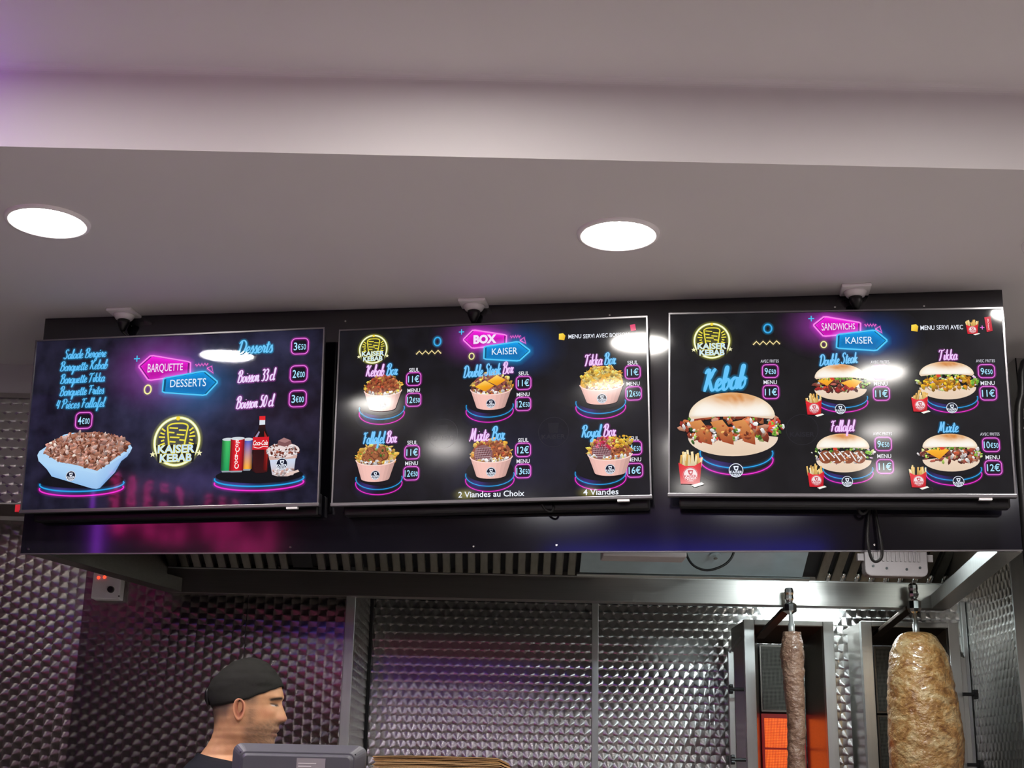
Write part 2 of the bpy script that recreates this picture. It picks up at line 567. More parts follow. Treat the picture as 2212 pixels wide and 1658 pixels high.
board = thing('menu_board', 'long glossy black board behind the three menu screens', 'board', on_board(0, 0.6653))
mb = MB(on_board(0, 0.6653))
mb.prism([on_board(0, 0.6653), on_board(PLEN, 0.6653), on_board(PLEN, 1.4395), on_board(0, 1.4395)], (0, 0, 0), -PN * 0.018)
mb.build('board_sheet', 'black_panel', board, loc=(0, 0, 0))
mb = MB(on_board(0, 0.6653))
mb.beam(on_board(0, 0.6643, 0.001), on_board(PLEN, 0.6643, 0.001), 0.006, 0.004)
mb.build('bottom_edge', 'grey_trim', board, loc=(0, 0, 0))
for (s, z) in ((0.025, 0.68), (0.88, 0.682), (1.45, 0.682), (1.70, 0.685), (2.62, 0.682), (0.30, 1.405), (1.02, 1.40), (1.86, 1.395), (2.54, 1.40), (2.80, 1.395)):
    p = on_board(s, z, 0.0)
    mb = MB(on_board(0, 0.6653))
    mb.tube([p, p + PN * 0.003], [0.0042, 0.003], 10)
    mb.build('screw_head', 'chrome', board, loc=(0, 0, 0))

# ------------------------------------------------------------------ extraction hood
hood = thing('extraction_hood', 'stainless extraction hood hanging behind the black board', 'extraction hood', (0.2, 4.7, Z_HOOD))
HL0, HL1 = Vector((-1.50, 4.275, 0)), Vector((-1.262, 5.0942, 0))
HR0, HR1 = Vector((1.474, 3.83, 0)), Vector((1.672, 5.0942, 0))


def hp(mb, *a, **k):
    kw = dict(k)
    o = mb.build(*a, hood, **kw)
    o.location = mb.o - hood.location
    return o


def hmb(o=(0.2, 4.7, Z_HOOD)):
    return MB(o)


hp(hmb().box((HL1.x, 5.088, Z_HOOD), (HR1.x, 5.0942, Z_HOOD + 0.088)), 'gutter_band', 'brushed')
hp(hmb().box((HL1.x, 5.0942, Z_HOOD), (HR1.x, 5.16, Z_HOOD + 0.006)), 'gutter_floor', 'brushed_dark')
hp(hmb().box((HL1.x, 5.084, Z_HOOD + 0.088), (HR1.x, 5.10, Z_HOOD + 0.0925)), 'gutter_rim', 'silver')
for (a, b, sgn, mt) in ((HL0, HL1, 1, 'brushed_dark'), (HR0, HR1, -1, 'brushed')):
    z0 = Vector((0, 0, Z_HOOD))
    d = (b - a).normalized()
    inn = Vector((d.y, -d.x, 0)) * sgn
    mb = hmb()
    mb.prism([a + z0, b + z0, b + z0 + Vector((0, 0, 0.6)), a + z0 + Vector((0, 0, 0.6))], (0, 0, 0), -inn * 0.004)
    hp(mb, 'side_panel', mt)
    mb = hmb()
    mb.prism([a + z0, b + z0, b + z0 + inn * 0.06, a + z0 + inn * 0.06], (0, 0, 0), (0, 0, 0.004))
    hp(mb, 'side_gutter', mt)
    mb = hmb()
    mb.prism([a + z0 + inn * 0.06, b + z0 + inn * 0.06, b + z0 + inn * 0.06 + Vector((0, 0, 0.05)), a + z0 + inn * 0.06 + Vector((0, 0, 0.05))], (0, 0, 0), inn * 0.003)
    hp(mb, 'gutter_upstand', 'silver' if sgn < 0 else mt)
# inside: the sloping filter bank, made of upright channel slats
SLOPE = Vector((0, -0.905, 0.425)).normalized()
FN = Vector((0, -SLOPE.z, SLOPE.y)).normalized()
if FN.z > 0: FN = -FN
FB = Vector((0, 5.082, Z_HOOD + 0.094))
mb = hmb()
q = lambda x, t, n_=0.0: Vector((x, 0, 0)) + FB + SLOPE * t + FN * n_
mb.prism([q(HL1.x, -0.01), q(HR1.x, -0.01), q(HR1.x - 0.12, 0.85), q(HL1.x - 0.2, 0.85)], FN * -0.022, FN * -0.03)
hp(mb, 'filter_backing', 'dark_gap')
sl = None
x = HL1.x + 0.004
i = 0
while x < 0.262:
    if 9 < i < 12:
        if i == 10:
            mb = hmb()
            mb.prism([q(x, 0.012), q(x + 0.074, 0.012), q(x + 0.074, 0.5), q(x, 0.5)], (0, 0, 0), FN * -0.004)
            hp(mb, 'filter_plate', 'black_plastic')
    else:
        mb = hmb()
        w_ = 0.029
        mb.prism([q(x, 0), q(x + w_, 0), q(x + w_, 0.62), q(x, 0.62)], (0, 0, 0), FN * -0.003)
        mb.prism([q(x, 0), q(x + 0.003, 0), q(x + 0.003, 0.62), q(x, 0.62)], (0, 0, 0), FN * -0.016)
        mb.prism([q(x + w_ - 0.003, 0), q(x + w_, 0), q(x + w_, 0.62), q(x + w_ - 0.003, 0.62)], (0, 0, 0), FN * -0.016)
        hp(mb, 'filter_slat', 'filter_steel')
    x += 0.0468
    i += 1
x = 1.175
while x < 1.66:
    mb = hmb()
    mb.prism([q(x, 0), q(x + 0.034, 0), q(x + 0.034, 0.62), q(x, 0.62)], (0, 0, 0), FN * -0.003)
    mb.prism([q(x, 0), q(x + 0.003, 0), q(x + 0.003, 0.62), q(x, 0.62)], (0, 0, 0), FN * -0.016)
    hp(mb, 'filter_slat', 'filter_steel')
    mb = hmb()
    mb.tube([q(x + 0.043, 0.0, -0.004), q(x + 0.043, 0.045, -0.004)], 0.008, 12)
    hp(mb, 'drain_tip', 'chrome', smooth=True)
    x += 0.0545
# flat galvanised sheet with its bolt and bracket between the filter banks
mb = hmb()
mb.prism([q(0.285, 0.02), q(1.12, 0.02), q(1.095, 0.75), q(0.285, 0.75)], (0, 0, 0), FN * -0.004)
hp(mb, 'galvanised_sheet', 'galvanised')
mb = hmb()
mb.prism([q(0.275, 0.0, 0.004), q(1.15, 0.0, 0.004), q(1.15, 0.014, 0.004), q(0.275, 0.014, 0.004)], (0, 0, 0), FN * -0.008)
hp(mb, 'sheet_rail', 'silver')
c = at(1545, 1199, 4.94)
mb = hmb()
mb.tube([c, c + FN * 0.004], [0.021, 0.021], 24)
hp(mb, 'bolt_washer', 'galvanised')
mb = hmb()
mb.tube([c, c + FN * 0.014], [0.009, 0.008], 8)
hp(mb, 'bolt_head', 'chrome')
a_, b_ = at(1297, 1211, 4.9), at(1474, 1213, 4.9)
mb = hmb()
mb.box((a_.x, 4.78, a_.z), (b_.x, 4.9, a_.z + 0.14))
hp(mb, 'ballast_box', 'beige_plastic', bevel=0.004)
pts = catmull([tuple(at(px, py, 4.86)) for px, py in ((1478, 1170), (1484, 1200), (1500, 1222), (1528, 1231), (1560, 1222), (1580, 1204), (1590, 1175))], 6)
mb = hmb()
mb.tube(pts, 0.0045, 8)
hp(mb, 'cable_loop', 'black_rubber', smooth=True)

# lit panel of light strips up inside the hood, hidden behind the board
HLO = Vector((1.22, 4.36, CAM_Z + 0.86))
hl = thing('hood_light', 'bright striped light panel up inside the hood behind the board', 'hood light', HLO)
MB().box((-0.17, -0.075, 0.0), (0.17, 0.06, 0.012)).build('housing', 'white_plastic', hl)
for k in range(8):
    xx = -0.155 + 0.041 * k
    MB().box((xx, -0.065, -0.012), (xx + 0.022, 0.05, 0.0)).build('light_bar', 'lamp_hood', hl)
hl.rotation_euler.x = 0
GLO = Vector((1.33, 5.43, CAM_Z + 0.765))
gl_ = thing('grill_light', 'light panel over the grills hidden behind the hood gutter', 'grill light', GLO)
MB().box((-0.20, -0.05, 0.0), (0.20, 0.05, 0.012)).build('housing', 'white_plastic', gl_)
MB().box((-0.185, -0.04, -0.004), (0.185, 0.04, 0.0)).build('diffuser', 'lamp_grill', gl_)

# grey plastic terminal box in front of the right filter bank
jb = thing('terminal_box', 'dull pinkish plastic terminal box under the hood at right', 'terminal box', at(1935, 1243, 4.72))
y_ = 4.72
O_ = Vector(jb.location)
p0, p1 = at(1870, 1243, y_), at(2003, 1195, y_)
mb = MB(O_)
ring = []
rad = 0.022
for (cx, cz, a0) in ((p1.x - rad, p0.z + rad, -90), (p1.x - rad, p0.z + 0.13, 0), (p0.x + rad, p0.z + 0.13, 90), (p0.x + rad, p0.z + rad, 180)):
    for s_ in range(5):
        an = math.radians(a0 + 22.5 * s_)
        ring.append((cx + rad * math.cos(an), y_, cz + rad * math.sin(an)))
mb.prism(ring, (0, 0, 0), (0, 0.05, 0))
mb.build('case', 'terminal_plastic', jb, bevel=0.004, loc=(0, 0, 0))
for k in range(11):
    xx = p0.x + 0.03 + k * 0.0155
    MB(O_).box((xx, y_ - 0.006, p0.z + 0.052), (xx + 0.006, y_, p0.z + 0.12)).build('rib', 'terminal_plastic', jb, loc=(0, 0, 0))
for (dx, dz) in ((0.028, 0.035), (0.075, 0.028), (0.145, 0.026), (0.192, 0.032)):
    c = Vector((p0.x + dx, y_, p0.z + dz))
    MB(O_).tube([c, c - Vector((0, 0.003, 0))], 0.0045, 10).build('screw_hole', 'black_rubber', jb, loc=(0, 0, 0))
for sx in (p0.x - 0.022, p1.x - 0.002):
    MB(O_).box((sx, y_ + 0.01, p0.z + 0.055), (sx + 0.024, y_ + 0.03, p0.z + 0.08)).build('lug', 'terminal_plastic', jb, loc=(0, 0, 0))

# ------------------------------------------------------------------ control box with red lamps on the left wall
y_ = D1 - 0.06
p0, p1 = at(196, 1292, y_), at(263, 1236, y_)
cb = thing('control_box', 'white control box with two red lamps and black knob on steel wall', 'control box', (p0.x, D1, p0.z))
O_ = Vector(cb.location)
MB(O_).box((p0.x, y_, p0.z), (p1.x, D1 - 0.002, p0.z + 0.135)).build('case', 'white_plastic', cb, bevel=0.003, loc=(0, 0, 0))
for (px, py) in ((213, 1247), (226, 1246)):
    c = at(px, py, y_)
    MB(O_).tube([c, c - Vector((0, 0.004, 0))], [0.006, 0.004], 12).build('red_lamp', 'red_led', cb, loc=(0, 0, 0))
c = at(240, 1273, y_)
MB(O_).tube([c, c - Vector((0, 0.014, 0))], [0.0125, 0.011], 20).build('knob', 'black_plastic', cb, loc=(0, 0, 0))
c = at(257, 1287, y_)
MB(O_).tube([c, c - Vector((0, 0.002, 0))], 0.003, 8).build('screw', 'black_plastic', cb, loc=(0, 0, 0))

# ------------------------------------------------------------------ ceiling sockets with their plugs
def socket(cx, cy, ang, label, cable_pts, plug_label):
    t = thing('ceiling_socket', label, 'socket', (cx, cy, Z_SOFFIT), 'sockets in the low ceiling')
    t.rotation_euler.z = ang
    MB().box((-0.043, -0.043, -0.010), (0.043, 0.043, 0.0)).build('plate', 'white_plastic', t, bevel=0.003)
    MB().lathe([(0.034, -0.010), (0.033, -0.014), (0.027, -0.024), (0.022, -0.027)], (0.0, 0.005, 0), 32).build('dome', 'white_plastic', t, smooth=True)
    c = Vector((cx, cy, Z_SOFFIT)) + Matrix.Rotation(ang, 3, 'Z') @ Vector((0, 0.005, -0.0275))
    p = thing('power_plug', plug_label, 'plug', c, 'black plugs under the low ceiling')
    MB().lathe([(0.0195, 0.0), (0.0195, -0.012), (0.015, -0.022), (0.009, -0.034), (0.005, -0.040)], (0, 0, 0), 24).build('plug_body', 'black_plastic', p, smooth=True)
    pts = catmull([(0, 0, -0.038)] + cable_pts, 6)
    MB().tube(pts, 0.004, 8).build('cable', 'black_rubber', p, smooth=True)


def board_dir(along, out, down):
    v = PE * along + PN * out
    return (v.x, v.y, -down)


socket(-1.247, 4.145, PSI, 'white ceiling socket above the left menu screen', [board_dir(0.02, -0.01, 0.055), board_dir(0.055, -0.02, 0.07), board_dir(0.07, -0.025, 0.10), board_dir(0.072, -0.02, 0.17)], 'black plug in the ceiling socket above the left screen')
socket(-0.112, 3.982, PSI, 'white ceiling socket above the middle menu screen', [board_dir(-0.02, -0.015, 0.06), board_dir(-0.01, -0.03, 0.09), board_dir(0.02, -0.03, 0.2)], 'black plug in the ceiling socket above the middle screen')
socket(1.03, 3.782, PSI, 'white ceiling socket above the right menu screen', [board_dir(0.004, 0.0, 0.06), board_dir(0.006, -0.005, 0.10), board_dir(0.008, -0.012, 0.18)], 'black plug with hanging cable above the right screen')

# loops of cable hanging below the screens
def loop(label, pts, r=0.004):
    mb = MB(pts[0])
    mb.tube(catmull([tuple(p) for p in pts], 8), r, 8)
    o = mb.build('cable', 'black_rubber', smooth=True)
    return tag(o, label, 'cable', 'cables hanging below the screens')


P2 = lambda px, py, dy: at(px, py, dy)
loop('long black cable loop hanging below the right screen', [P2(1881, 1080, 3.84), P2(1876, 1120, 3.81), P2(1875, 1170, 3.80), P2(1882, 1204, 3.80), P2(1893, 1212, 3.80), P2(1905, 1200, 3.80), P2(1902, 1160, 3.80), P2(1893, 1115, 3.82), P2(1887, 1080, 3.84)], 0.0045)
loop('short black cable loop tucked under the right screen', [P2(1856, 1078, 3.84), P2(1854, 1098, 3.81), P2(1862, 1109, 3.81), P2(1872, 1103, 3.81), P2(1876, 1080, 3.84)], 0.0045)
loop('small black cable loop tucked under the middle screen', [P2(1170, 1088, 3.93), P2(1178, 1100, 3.93), P2(1190, 1105, 3.93), P2(1196, 1096, 3.93), P2(1192, 1082, 3.95)], 0.0035)

# black upright frame at the right picture edge
fr = thing('black_frame', 'black metal frame standing at the right picture edge', 'frame', (1.70, 4.2, 0))
pts = catmull([(2203, 1700), (2198, 1100), (2196, 830), (2200, 788), (2225, 770), (2300, 762)], 8)
mb = MB((1.70, 4.2, 0))
w3 = [at(px, py, 4.2) for px, py in ((2219, 1640), (2212, 1100), (2208, 840), (2211, 795), (2228, 778), (2330, 768))]
w3[0].z = 0.01
w3[0].x = w3[1].x
mb.tube(catmull([tuple(p) for p in w3], 8), 0.014, 12)
mb.build('frame_tube', 'black_plastic', fr, smooth=True, loc=(0, 0, 0))
mb = MB((1.70, 4.2, 0))
mb.box((1.735, 4.19, 0.05), (2.3, 4.21, at(2208, 790, 4.2).z))
mb.build('frame_panel', 'black_panel', fr, loc=(0, 0, 0))

# ------------------------------------------------------------------ kebab grills
def grill(name, label, xl, xr, zt, ybk, lit):
    yf = 5.35
    z0 = 1.02
    t = thing(name, label, 'kebab grill', ((xl + xr) / 2, 5.45, z0))
    O_ = Vector(t.location)
    w = 0.042
    M = lambda: MB(O_)
    B = lambda mb, n, m, **k: mb.build(n, m, t, loc=(0, 0, 0), **k)
    B(M().box((xl, yf, z0), (xl + w, yf + 0.03, zt)), 'frame_upright', 'silver', bevel=0.002)
    B(M().box((xr - w, yf, z0), (xr, yf + 0.03, zt)), 'frame_upright', 'silver', bevel=0.002)
    B(M().box((xl + w, yf + 0.001, zt - 0.02), (xr - w, yf + 0.03, zt)), 'frame_head', 'silver', bevel=0.002)
    B(M().box((xl, yf, z0 - 0.05), (xr, yf + 0.33, z0)), 'base', 'brushed')
    # tapering inner shields
    xi0, xi1, zi, yb = xl + 0.085, xr - 0.085, zt - 0.075, yf + 0.17
    B(M().prism([(xl + w, yf + 0.03, z0), (xl + w, yf + 0.03, zt - 0.02), (xi0, yb, zi), (xi0, yb, z0)], (0, 0, 0), (-0.003, 0, 0)), 'side_shield', 'brushed')
    B(M().prism([(xr - w, yf + 0.03, z0), (xr - w, yf + 0.03, zt - 0.02), (xi1, yb, zi), (xi1, yb, z0)], (0, 0, 0), (0.003, 0, 0)), 'side_shield', 'brushed')
    B(M().prism([(xl + w, yf + 0.03, zt - 0.02), (xr - w, yf + 0.03, zt - 0.02), (xi1, yb, zi), (xi0, yb, zi)], (0, 0, 0), (0, 0, 0.003)), 'top_shield', 'sooty_steel')
    B(M().box((xi0, yb + 0.012, z0), (xi1, yb + 0.02, zi)), 'back_plate', 'dark_gap')
    B(M().box((xl, yf + 0.03, z0), (xl + 0.004, yf + 0.30, zt - 0.005)), 'outer_side', 'brushed')
    B(M().box((xr - 0.004, yf + 0.03, z0), (xr, yf + 0.30, zt - 0.005)), 'outer_side', 'brushed')
    zc = zi - 0.005
    k = 0
    while zc - 0.262 > z0:
        mt = 'burner_lit' if (lit and k >= 1) else 'burner_mesh'
        bz0 = zc - 0.262
        B(M().box((xi0 + 0.006, yb - 0.004, bz0), (xi1 - 0.006, yb + 0.008, zc)), 'burner_frame', 'burner_rim_lit' if mt == 'burner_lit' else 'brushed_dark')
        if mt == 'burner_lit':
            for (h0, h1) in ((0.02, 0.125), (0.133, 0.245)):
                B(M().box((xi0 + 0.016, yb - 0.008, bz0 + h0), (xi1 - 0.016, yb - 0.003, bz0 + h1)), 'burner_tile', mt)
        else:
            B(M().box((xi0 + 0.012, yb - 0.009, bz0 + 0.008), (xi1 - 0.012, yb - 0.003, zc - 0.008)), 'burner_mesh', mt)
        zc -= 0.27
        k += 1
    # arm that carries the upper end of the spit
    xm = (xl + xr) / 2
    return t, O_


mat('sooty_steel', rgb(96, 82, 72), 0.32, metal=1.0, grain=0.7, grain_scale=9)


def mesh_mat(name, base, emit=None, strength=0.0, scale=190.0, metal=0.6):
    m = mat(name, base, 0.5, metal)
    nt = m.node_tree
    b = nt.nodes['Principled BSDF']
    tc = nt.nodes.new('ShaderNodeTexCoord')
    sp = nt.nodes.new('ShaderNodeSeparateXYZ')
    nt.links.new(tc.outputs['Object'], sp.inputs[0])
    Expr.nt = nt
    fx = Expr.op('PINGPONG', Expr(sp.outputs[0]) * scale, 0.5)
    fz = Expr.op('PINGPONG', Expr(sp.outputs[2]) * scale, 0.5)
    cell = Expr.op('GREATER_THAN', fx, 0.14) * Expr.op('GREATER_THAN', fz, 0.14)
    mx = nt.nodes.new('ShaderNodeMix')
    mx.data_type = 'RGBA'
    nt.links.new(cell.s, mx.inputs['Factor'])
    if emit:
        nz = nt.nodes.new('ShaderNodeTexNoise')
        nz.inputs['Scale'].default_value = 18
        mx.inputs['A'].default_value = (emit[0] * 0.35, emit[1] * 0.12, 0.0, 1)
        mx.inputs['B'].default_value = emit
        nt.links.new(mx.outputs['Result'], b.inputs['Emission Color'])
        b.inputs['Emission Strength'].default_value = strength
    else:
        mx.inputs['A'].default_value = tuple(min(1, c * 2.2) for c in base[:3]) + (1,)
        mx.inputs['B'].default_value = tuple(c * 0.35 for c in base[:3]) + (1,)
        nt.links.new(mx.outputs['Result'], b.inputs['Base Color'])
    return m


mesh_mat('burner_mesh', rgb(74, 74, 70))
mesh_mat('burner_lit', rgb(60, 20, 10), (1.0, 0.16, 0.022, 1), 1.25, 165.0, 0.0)
mat('burner_rim_lit', rgb(90, 22, 18), 0.5, emit=(0.5, 0.02, 0.02, 1), strength=0.25)

zt1 = at(1606, 1337, 5.35).z
g1, o1 = grill('kebab_grill', 'steel kebab grill with glowing orange burner behind the thin spit', 0.9456, 1.2989, zt1, 0, True)
g2, o2 = grill('kebab_grill', 'steel kebab grill with dark burners behind the thick spit', 1.4062, 1.7906, zt1 + 0.004, 0, False)
# side rails with clamping knobs
for (g, xx, o_, s_) in ((g1, 0.901, o1, 1), (g2, 1.815, o2, -1)):
    MB(o_).box((xx - 0.013, 5.40, 1.02), (xx + 0.013, 5.415, CAM_Z + 0.52)).build('side_rail', 'silver', g, bevel=0.003, loc=(0, 0, 0))
    MB(o_).beam((xx, 5.407, CAM_Z + 0.515), (xx + 0.04 * s_, 5.38, CAM_Z + 0.575), 0.02, 0.006).build('rail_bracket', 'silver', g, loc=(0, 0, 0))
    for zz in (0.3696, 0.1077):
        c = Vector((xx, 5.33, CAM_Z + zz))
        mb = MB(o_)
        mb.tube([c - Vector((0.022 * s_, 0, 0)), c - Vector((0.008 * s_, 0, 0))], 0.0165, 8)
        mb.tube([c - Vector((0.008 * s_, 0, 0)), c + Vector((0.035 * s_, 0, 0))], 0.007, 8)
        kn = mb.build('knob', 'black_plastic', g, loc=(0, 0, 0))
        for j in range(4):
            a = math.pi / 4 + j * math.pi / 2
            MB(o_).tube([c - Vector((0.021 * s_, 0, 0)) + Vector((0, math.cos(a), math.sin(a))) * 0.014, c - Vector((0.009 * s_, 0, 0)) + Vector((0, math.cos(a), math.sin(a))) * 0.014], 0.008, 8).build('knob_lobe', 'black_plastic', g, loc=(0, 0, 0))

# narrow bright steel splash strip between the grills
o = sheet('splash_strip', 'swirl_steel', (1.312, 5.52, 1.02), (1, 0, 0), U, 0.082, zt1 - 1.02 - 0.03)
tag(o, 'narrow patterned steel strip between the two kebab grills', 'steel strip')


# ------------------------------------------------------------------ spits with meat
def meat_mat(name, c0, c1, c2, scale):
    m = mat(name, c0, 0.30, spec=0.6, coat=0.45)
    nt = m.node_tree
    b = nt.nodes['Principled BSDF']
    tc = nt.nodes.new('ShaderNodeTexCoord')
    mp = nt.nodes.new('ShaderNodeMapping')
    mp.inputs['Scale'].default_value = (1, 1, 1.35)
    nt.links.new(tc.outputs['Object'], mp.inputs[0])
    n1 = nt.nodes.new('ShaderNodeTexNoise')
    n1.inputs['Scale'].default_value = scale
    n1.inputs['Detail'].default_value = 8
    n1.inputs['Roughness'].default_value = 0.7
    n1.inputs['Distortion'].default_value = 1.0
    nt.links.new(mp.outputs[0], n1.inputs['Vector'])
    cr = nt.nodes.new('ShaderNodeValToRGB')
    e = cr.color_ramp.elements
    e[0].position, e[0].color = 0.30, c2
    e[1].position, e[1].color = 0.66, c1
    k = e.new(0.48)
    k.color = c0
    nt.links.new(n1.outputs['Fac'], cr.inputs[0])
    nt.links.new(cr.outputs[0], b.inputs['Base Color'])
    n2 = nt.nodes.new('ShaderNodeTexNoise')
    n2.inputs['Scale'].default_value = scale * 4.5
    n2.inputs['Detail'].default_value = 3
    nt.links.new(mp.outputs[0], n2.inputs['Vector'])
    bp = nt.nodes.new('ShaderNodeBump')
    bp.inputs['Strength'].default_value = 0.9
    bp.inputs['Distance'].default_value = 0.011
    nt.links.new(n2.outputs['Fac'], bp.inputs['Height'])
    nt.links.new(bp.outputs[0], b.inputs['Normal'])
    return m


meat_mat('meat_roasted', rgb(184, 134, 78), rgb(222, 190, 140), rgb(112, 56, 24), 13.0)
meat_mat('meat_thin', rgb(160, 122, 100), rgb(196, 160, 136), rgb(108, 70, 50), 14.0)


def spit(label, prof, material, zt, xt, fin, seed, rough):
    """prof: list of (z, x centre, radius), top first, heights relative to the lens."""
    ys = 5.035
    kk = ys / 5.12
    prof = [(z * kk, x * kk, r * kk) for z, x, r in prof]
    zt, xt = CAM_Z + (zt - CAM_Z) * kk, xt * kk
    xb = prof[-1][1]
    t = thing('kebab_spit', label, 'kebab spit', (xb, ys, 1.05))
    O_ = Vector(t.location)
    B = lambda mb, n, m, **k: mb.build(n, m, t, loc=(0, 0, 0), **k)
    prof = [(z + CAM_Z, x, r) for z, x, r in prof]
    zlo = prof[-1][0]
    prof = prof + [(zlo - 0.12, prof[-1][1], prof[-1][2] * 0.97), (zlo - 0.30, prof[-1][1], prof[-1][2] * 0.85), (zlo - 0.34, prof[-1][1], prof[-1][2] * 0.6)]
    cr = catmull(prof, 22)
    seg = 72
    mb = MB(O_)
    vs_, fs = [], []
    n = len(cr)
    for i, (z, x, r) in enumerate(cr):
        for j in range(seg):
            a = 2 * math.pi * j / seg
            p = Vector((math.cos(a) * r, math.sin(a) * r, z))
            d = noise.fractal(Vector((p.x * 26, p.y * 26, p.z * 34 + seed)), 1.0, 2.0, 4) * rough
            d += noise.noise(Vector((p.x * 5 + seed, p.y * 5, p.z * 9))) * rough * 1.2
            d += (0.5 - abs(((z * 22 + noise.noise(Vector((p.x * 9, p.y * 9, z * 5))) * 2.2) % 1.0) - 0.5)) * rough * 0.6
            rr = r + d
            vs_.append((x + math.cos(a) * rr, ys + math.sin(a) * rr, z + noise.noise(Vector((p.x * 25, p.y * 25, z * 20 + 7))) * rough * 0.6))
    for i in range(n - 1):
        for j in range(seg):
            fs.append((i * seg + j, i * seg + (j + 1) % seg, (i + 1) * seg + (j + 1) % seg, (i + 1) * seg + j))
    fs.append(tuple(range(seg)))
    fs.append(tuple((n - 1) * seg + j for j in range(seg - 1, -1, -1)))
    mb.add(vs_, fs)
    B(mb, 'meat', material, smooth=True)
    ztop = prof[0][0]
    xr_ = prof[0][1]
    B(MB(O_).tube([(xb, ys, 1.05), (xr_, ys, ztop - 0.05)], 0.006, 10), 'lower_rod', 'silver', smooth=True)
    B(MB(O_).tube([(xr_, ys, ztop - 0.03), (xr_, ys, ztop + 0.028), (xr_, ys, ztop + 0.03), (xr_ - 0.001, ys, zt)], [0.012, 0.012, 0.0095, 0.0075], 14), 'rod', 'white_steel' if fin == 1 else 'silver', smooth=True)
    # collar, nut and finial
    if fin == 1:
        pr = [(0.006, 0.0), (0.016, 0.006), (0.026, 0.012), (0.027, 0.036), (0.020, 0.042), (0.012, 0.046), (0.013, 0.052), (0.017, 0.058), (0.015, 0.072), (0.018, 0.080), (0.016, 0.094), (0.013, 0.098), (0.004, 0.099)]
    else:
        pr = [(0.012, -0.004), (0.022, 0.002), (0.027, 0.014), (0.027, 0.040), (0.018, 0.044), (0.010, 0.050), (0.018, 0.058), (0.021, 0.068), (0.016, 0.080), (0.018, 0.088), (0.017, 0.100), (0.011, 0.108), (0.003, 0.110)]
    B(MB(O_).lathe(pr, (xt, ys, zt), 10), 'finial', 'chrome', smooth=False)
    B(MB(O_).beam((xt - 0.012, ys + 0.01, zt + 0.018), (xt - 0.045, 5.40, zt - 0.045), 0.035, 0.014), 'carrier_arm', 'sooty_steel', bevel=0.002)
    return t


mat('white_steel', rgb(235, 235, 230), 0.3, metal=0.5)
spit('thin shaved down kebab spit in front of the glowing burner', [(0.571, 1.0845, 0.012), (0.568, 1.0845, 0.030), (0.565, 1.0845, 0.034), (0.53, 1.0835, 0.038), (0.49, 1.0835, 0.0425), (0.43, 1.0845, 0.040), (0.37, 1.085, 0.0375), (0.30, 1.0875, 0.034), (0.25, 1.0885, 0.0315), (0.17, 1.086, 0.032), (0.08, 1.0845, 0.032)],
     'meat_thin', CAM_Z + 0.634, 1.0805, 1, 3.0, 0.0036)
spit('thick golden brown kebab spit at the right edge', [(0.580, 1.553, 0.014), (0.576, 1.553, 0.042), (0.566, 1.553, 0.064), (0.545, 1.553, 0.081), (0.5, 1.557, 0.101), (0.44, 1.558, 0.113), (0.347, 1.559, 0.1235), (0.26, 1.5605, 0.130), (0.18, 1.561, 0.134), (0.087, 1.559, 0.128)],
     'meat_roasted', CAM_Z + 0.652, 1.551, 2, 11.0, 0.0040)

# ------------------------------------------------------------------ counter, till, paper bags (mostly below the picture)
ct = thing('service_counter', 'service counter carrying the till and the paper bags', 'counter', (0, 3.2, 0))
MB((0, 3.2, 0)).box((-2.0, 3.0, 0), (1.3, 3.55, 1.06)).build('counter_body', 'warm_wall', ct, loc=(0, 0, 0))
MB((0, 3.2, 0)).box((-2.05, 2.95, 1.06), (1.35, 3.6, 1.10)).build('counter_top', 'brushed', ct, loc=(0, 0, 0))
dc = MB((0.28, 3.33, 1.101)).box((-0.30, 3.12, 1.101), (0.9, 3.54, 1.40)).build('display_case', 'brushed_dark', bevel=0.004)
tag(dc, 'steel display case under the stack of paper bags', 'display case')

mat('till_grey', rgb(84, 84, 92), 0.45, spec=0.5, grain=0.06, grain_scale=60)
mat('till_dark', rgb(52, 52, 58), 0.45, spec=0.5)
mat('till_label', rgb(168, 164, 168), 0.35, metal=0.3)
mat('till_print', rgb(228, 226, 228), 0.5)
a_, b_ = at(500, 1612, 3.24), at(789, 1612, 3.24)
cx, zt = (a_.x + b_.x) / 2, at(640, 1606, 3.24).z
hw = (b_.x - a_.x) / 2
till = thing('till_monitor', 'dark grey till monitor seen from behind below the man', 'till', (cx, 3.28, 1.10))
O_ = Vector(till.location)
T = lambda mb, n, m, **k: mb.build(n, m, till, loc=(0, 0, 0), **k)


def rrect(x0, x1, z0, z1, r, y, n=6):
    out = []
    for (ux, uz, a0) in ((x1 - r, z1 - r, 0), (x0 + r, z1 - r, 90), (x0 + r, z0 + r, 180), (x1 - r, z0 + r, 270)):
        for k in range(n + 1):
            a = math.radians(a0 + 90 * k / n)
            out.append((ux + r * math.cos(a), y, uz + r * math.sin(a)))
    return out


def loft(rings):
    vs_, fs = [], []
    n = len(rings[0])
    for r in rings:
        vs_ += r
    for i in range(len(rings) - 1):
        for j in range(n):
            fs.append((i * n + j, i * n + (j + 1) % n, (i + 1) * n + (j + 1) % n, (i + 1) * n + j))
    fs.append(tuple(range(n)))
    fs.append(tuple((len(rings) - 1) * n + j for j in range(n - 1, -1, -1)))
    return vs_, fs


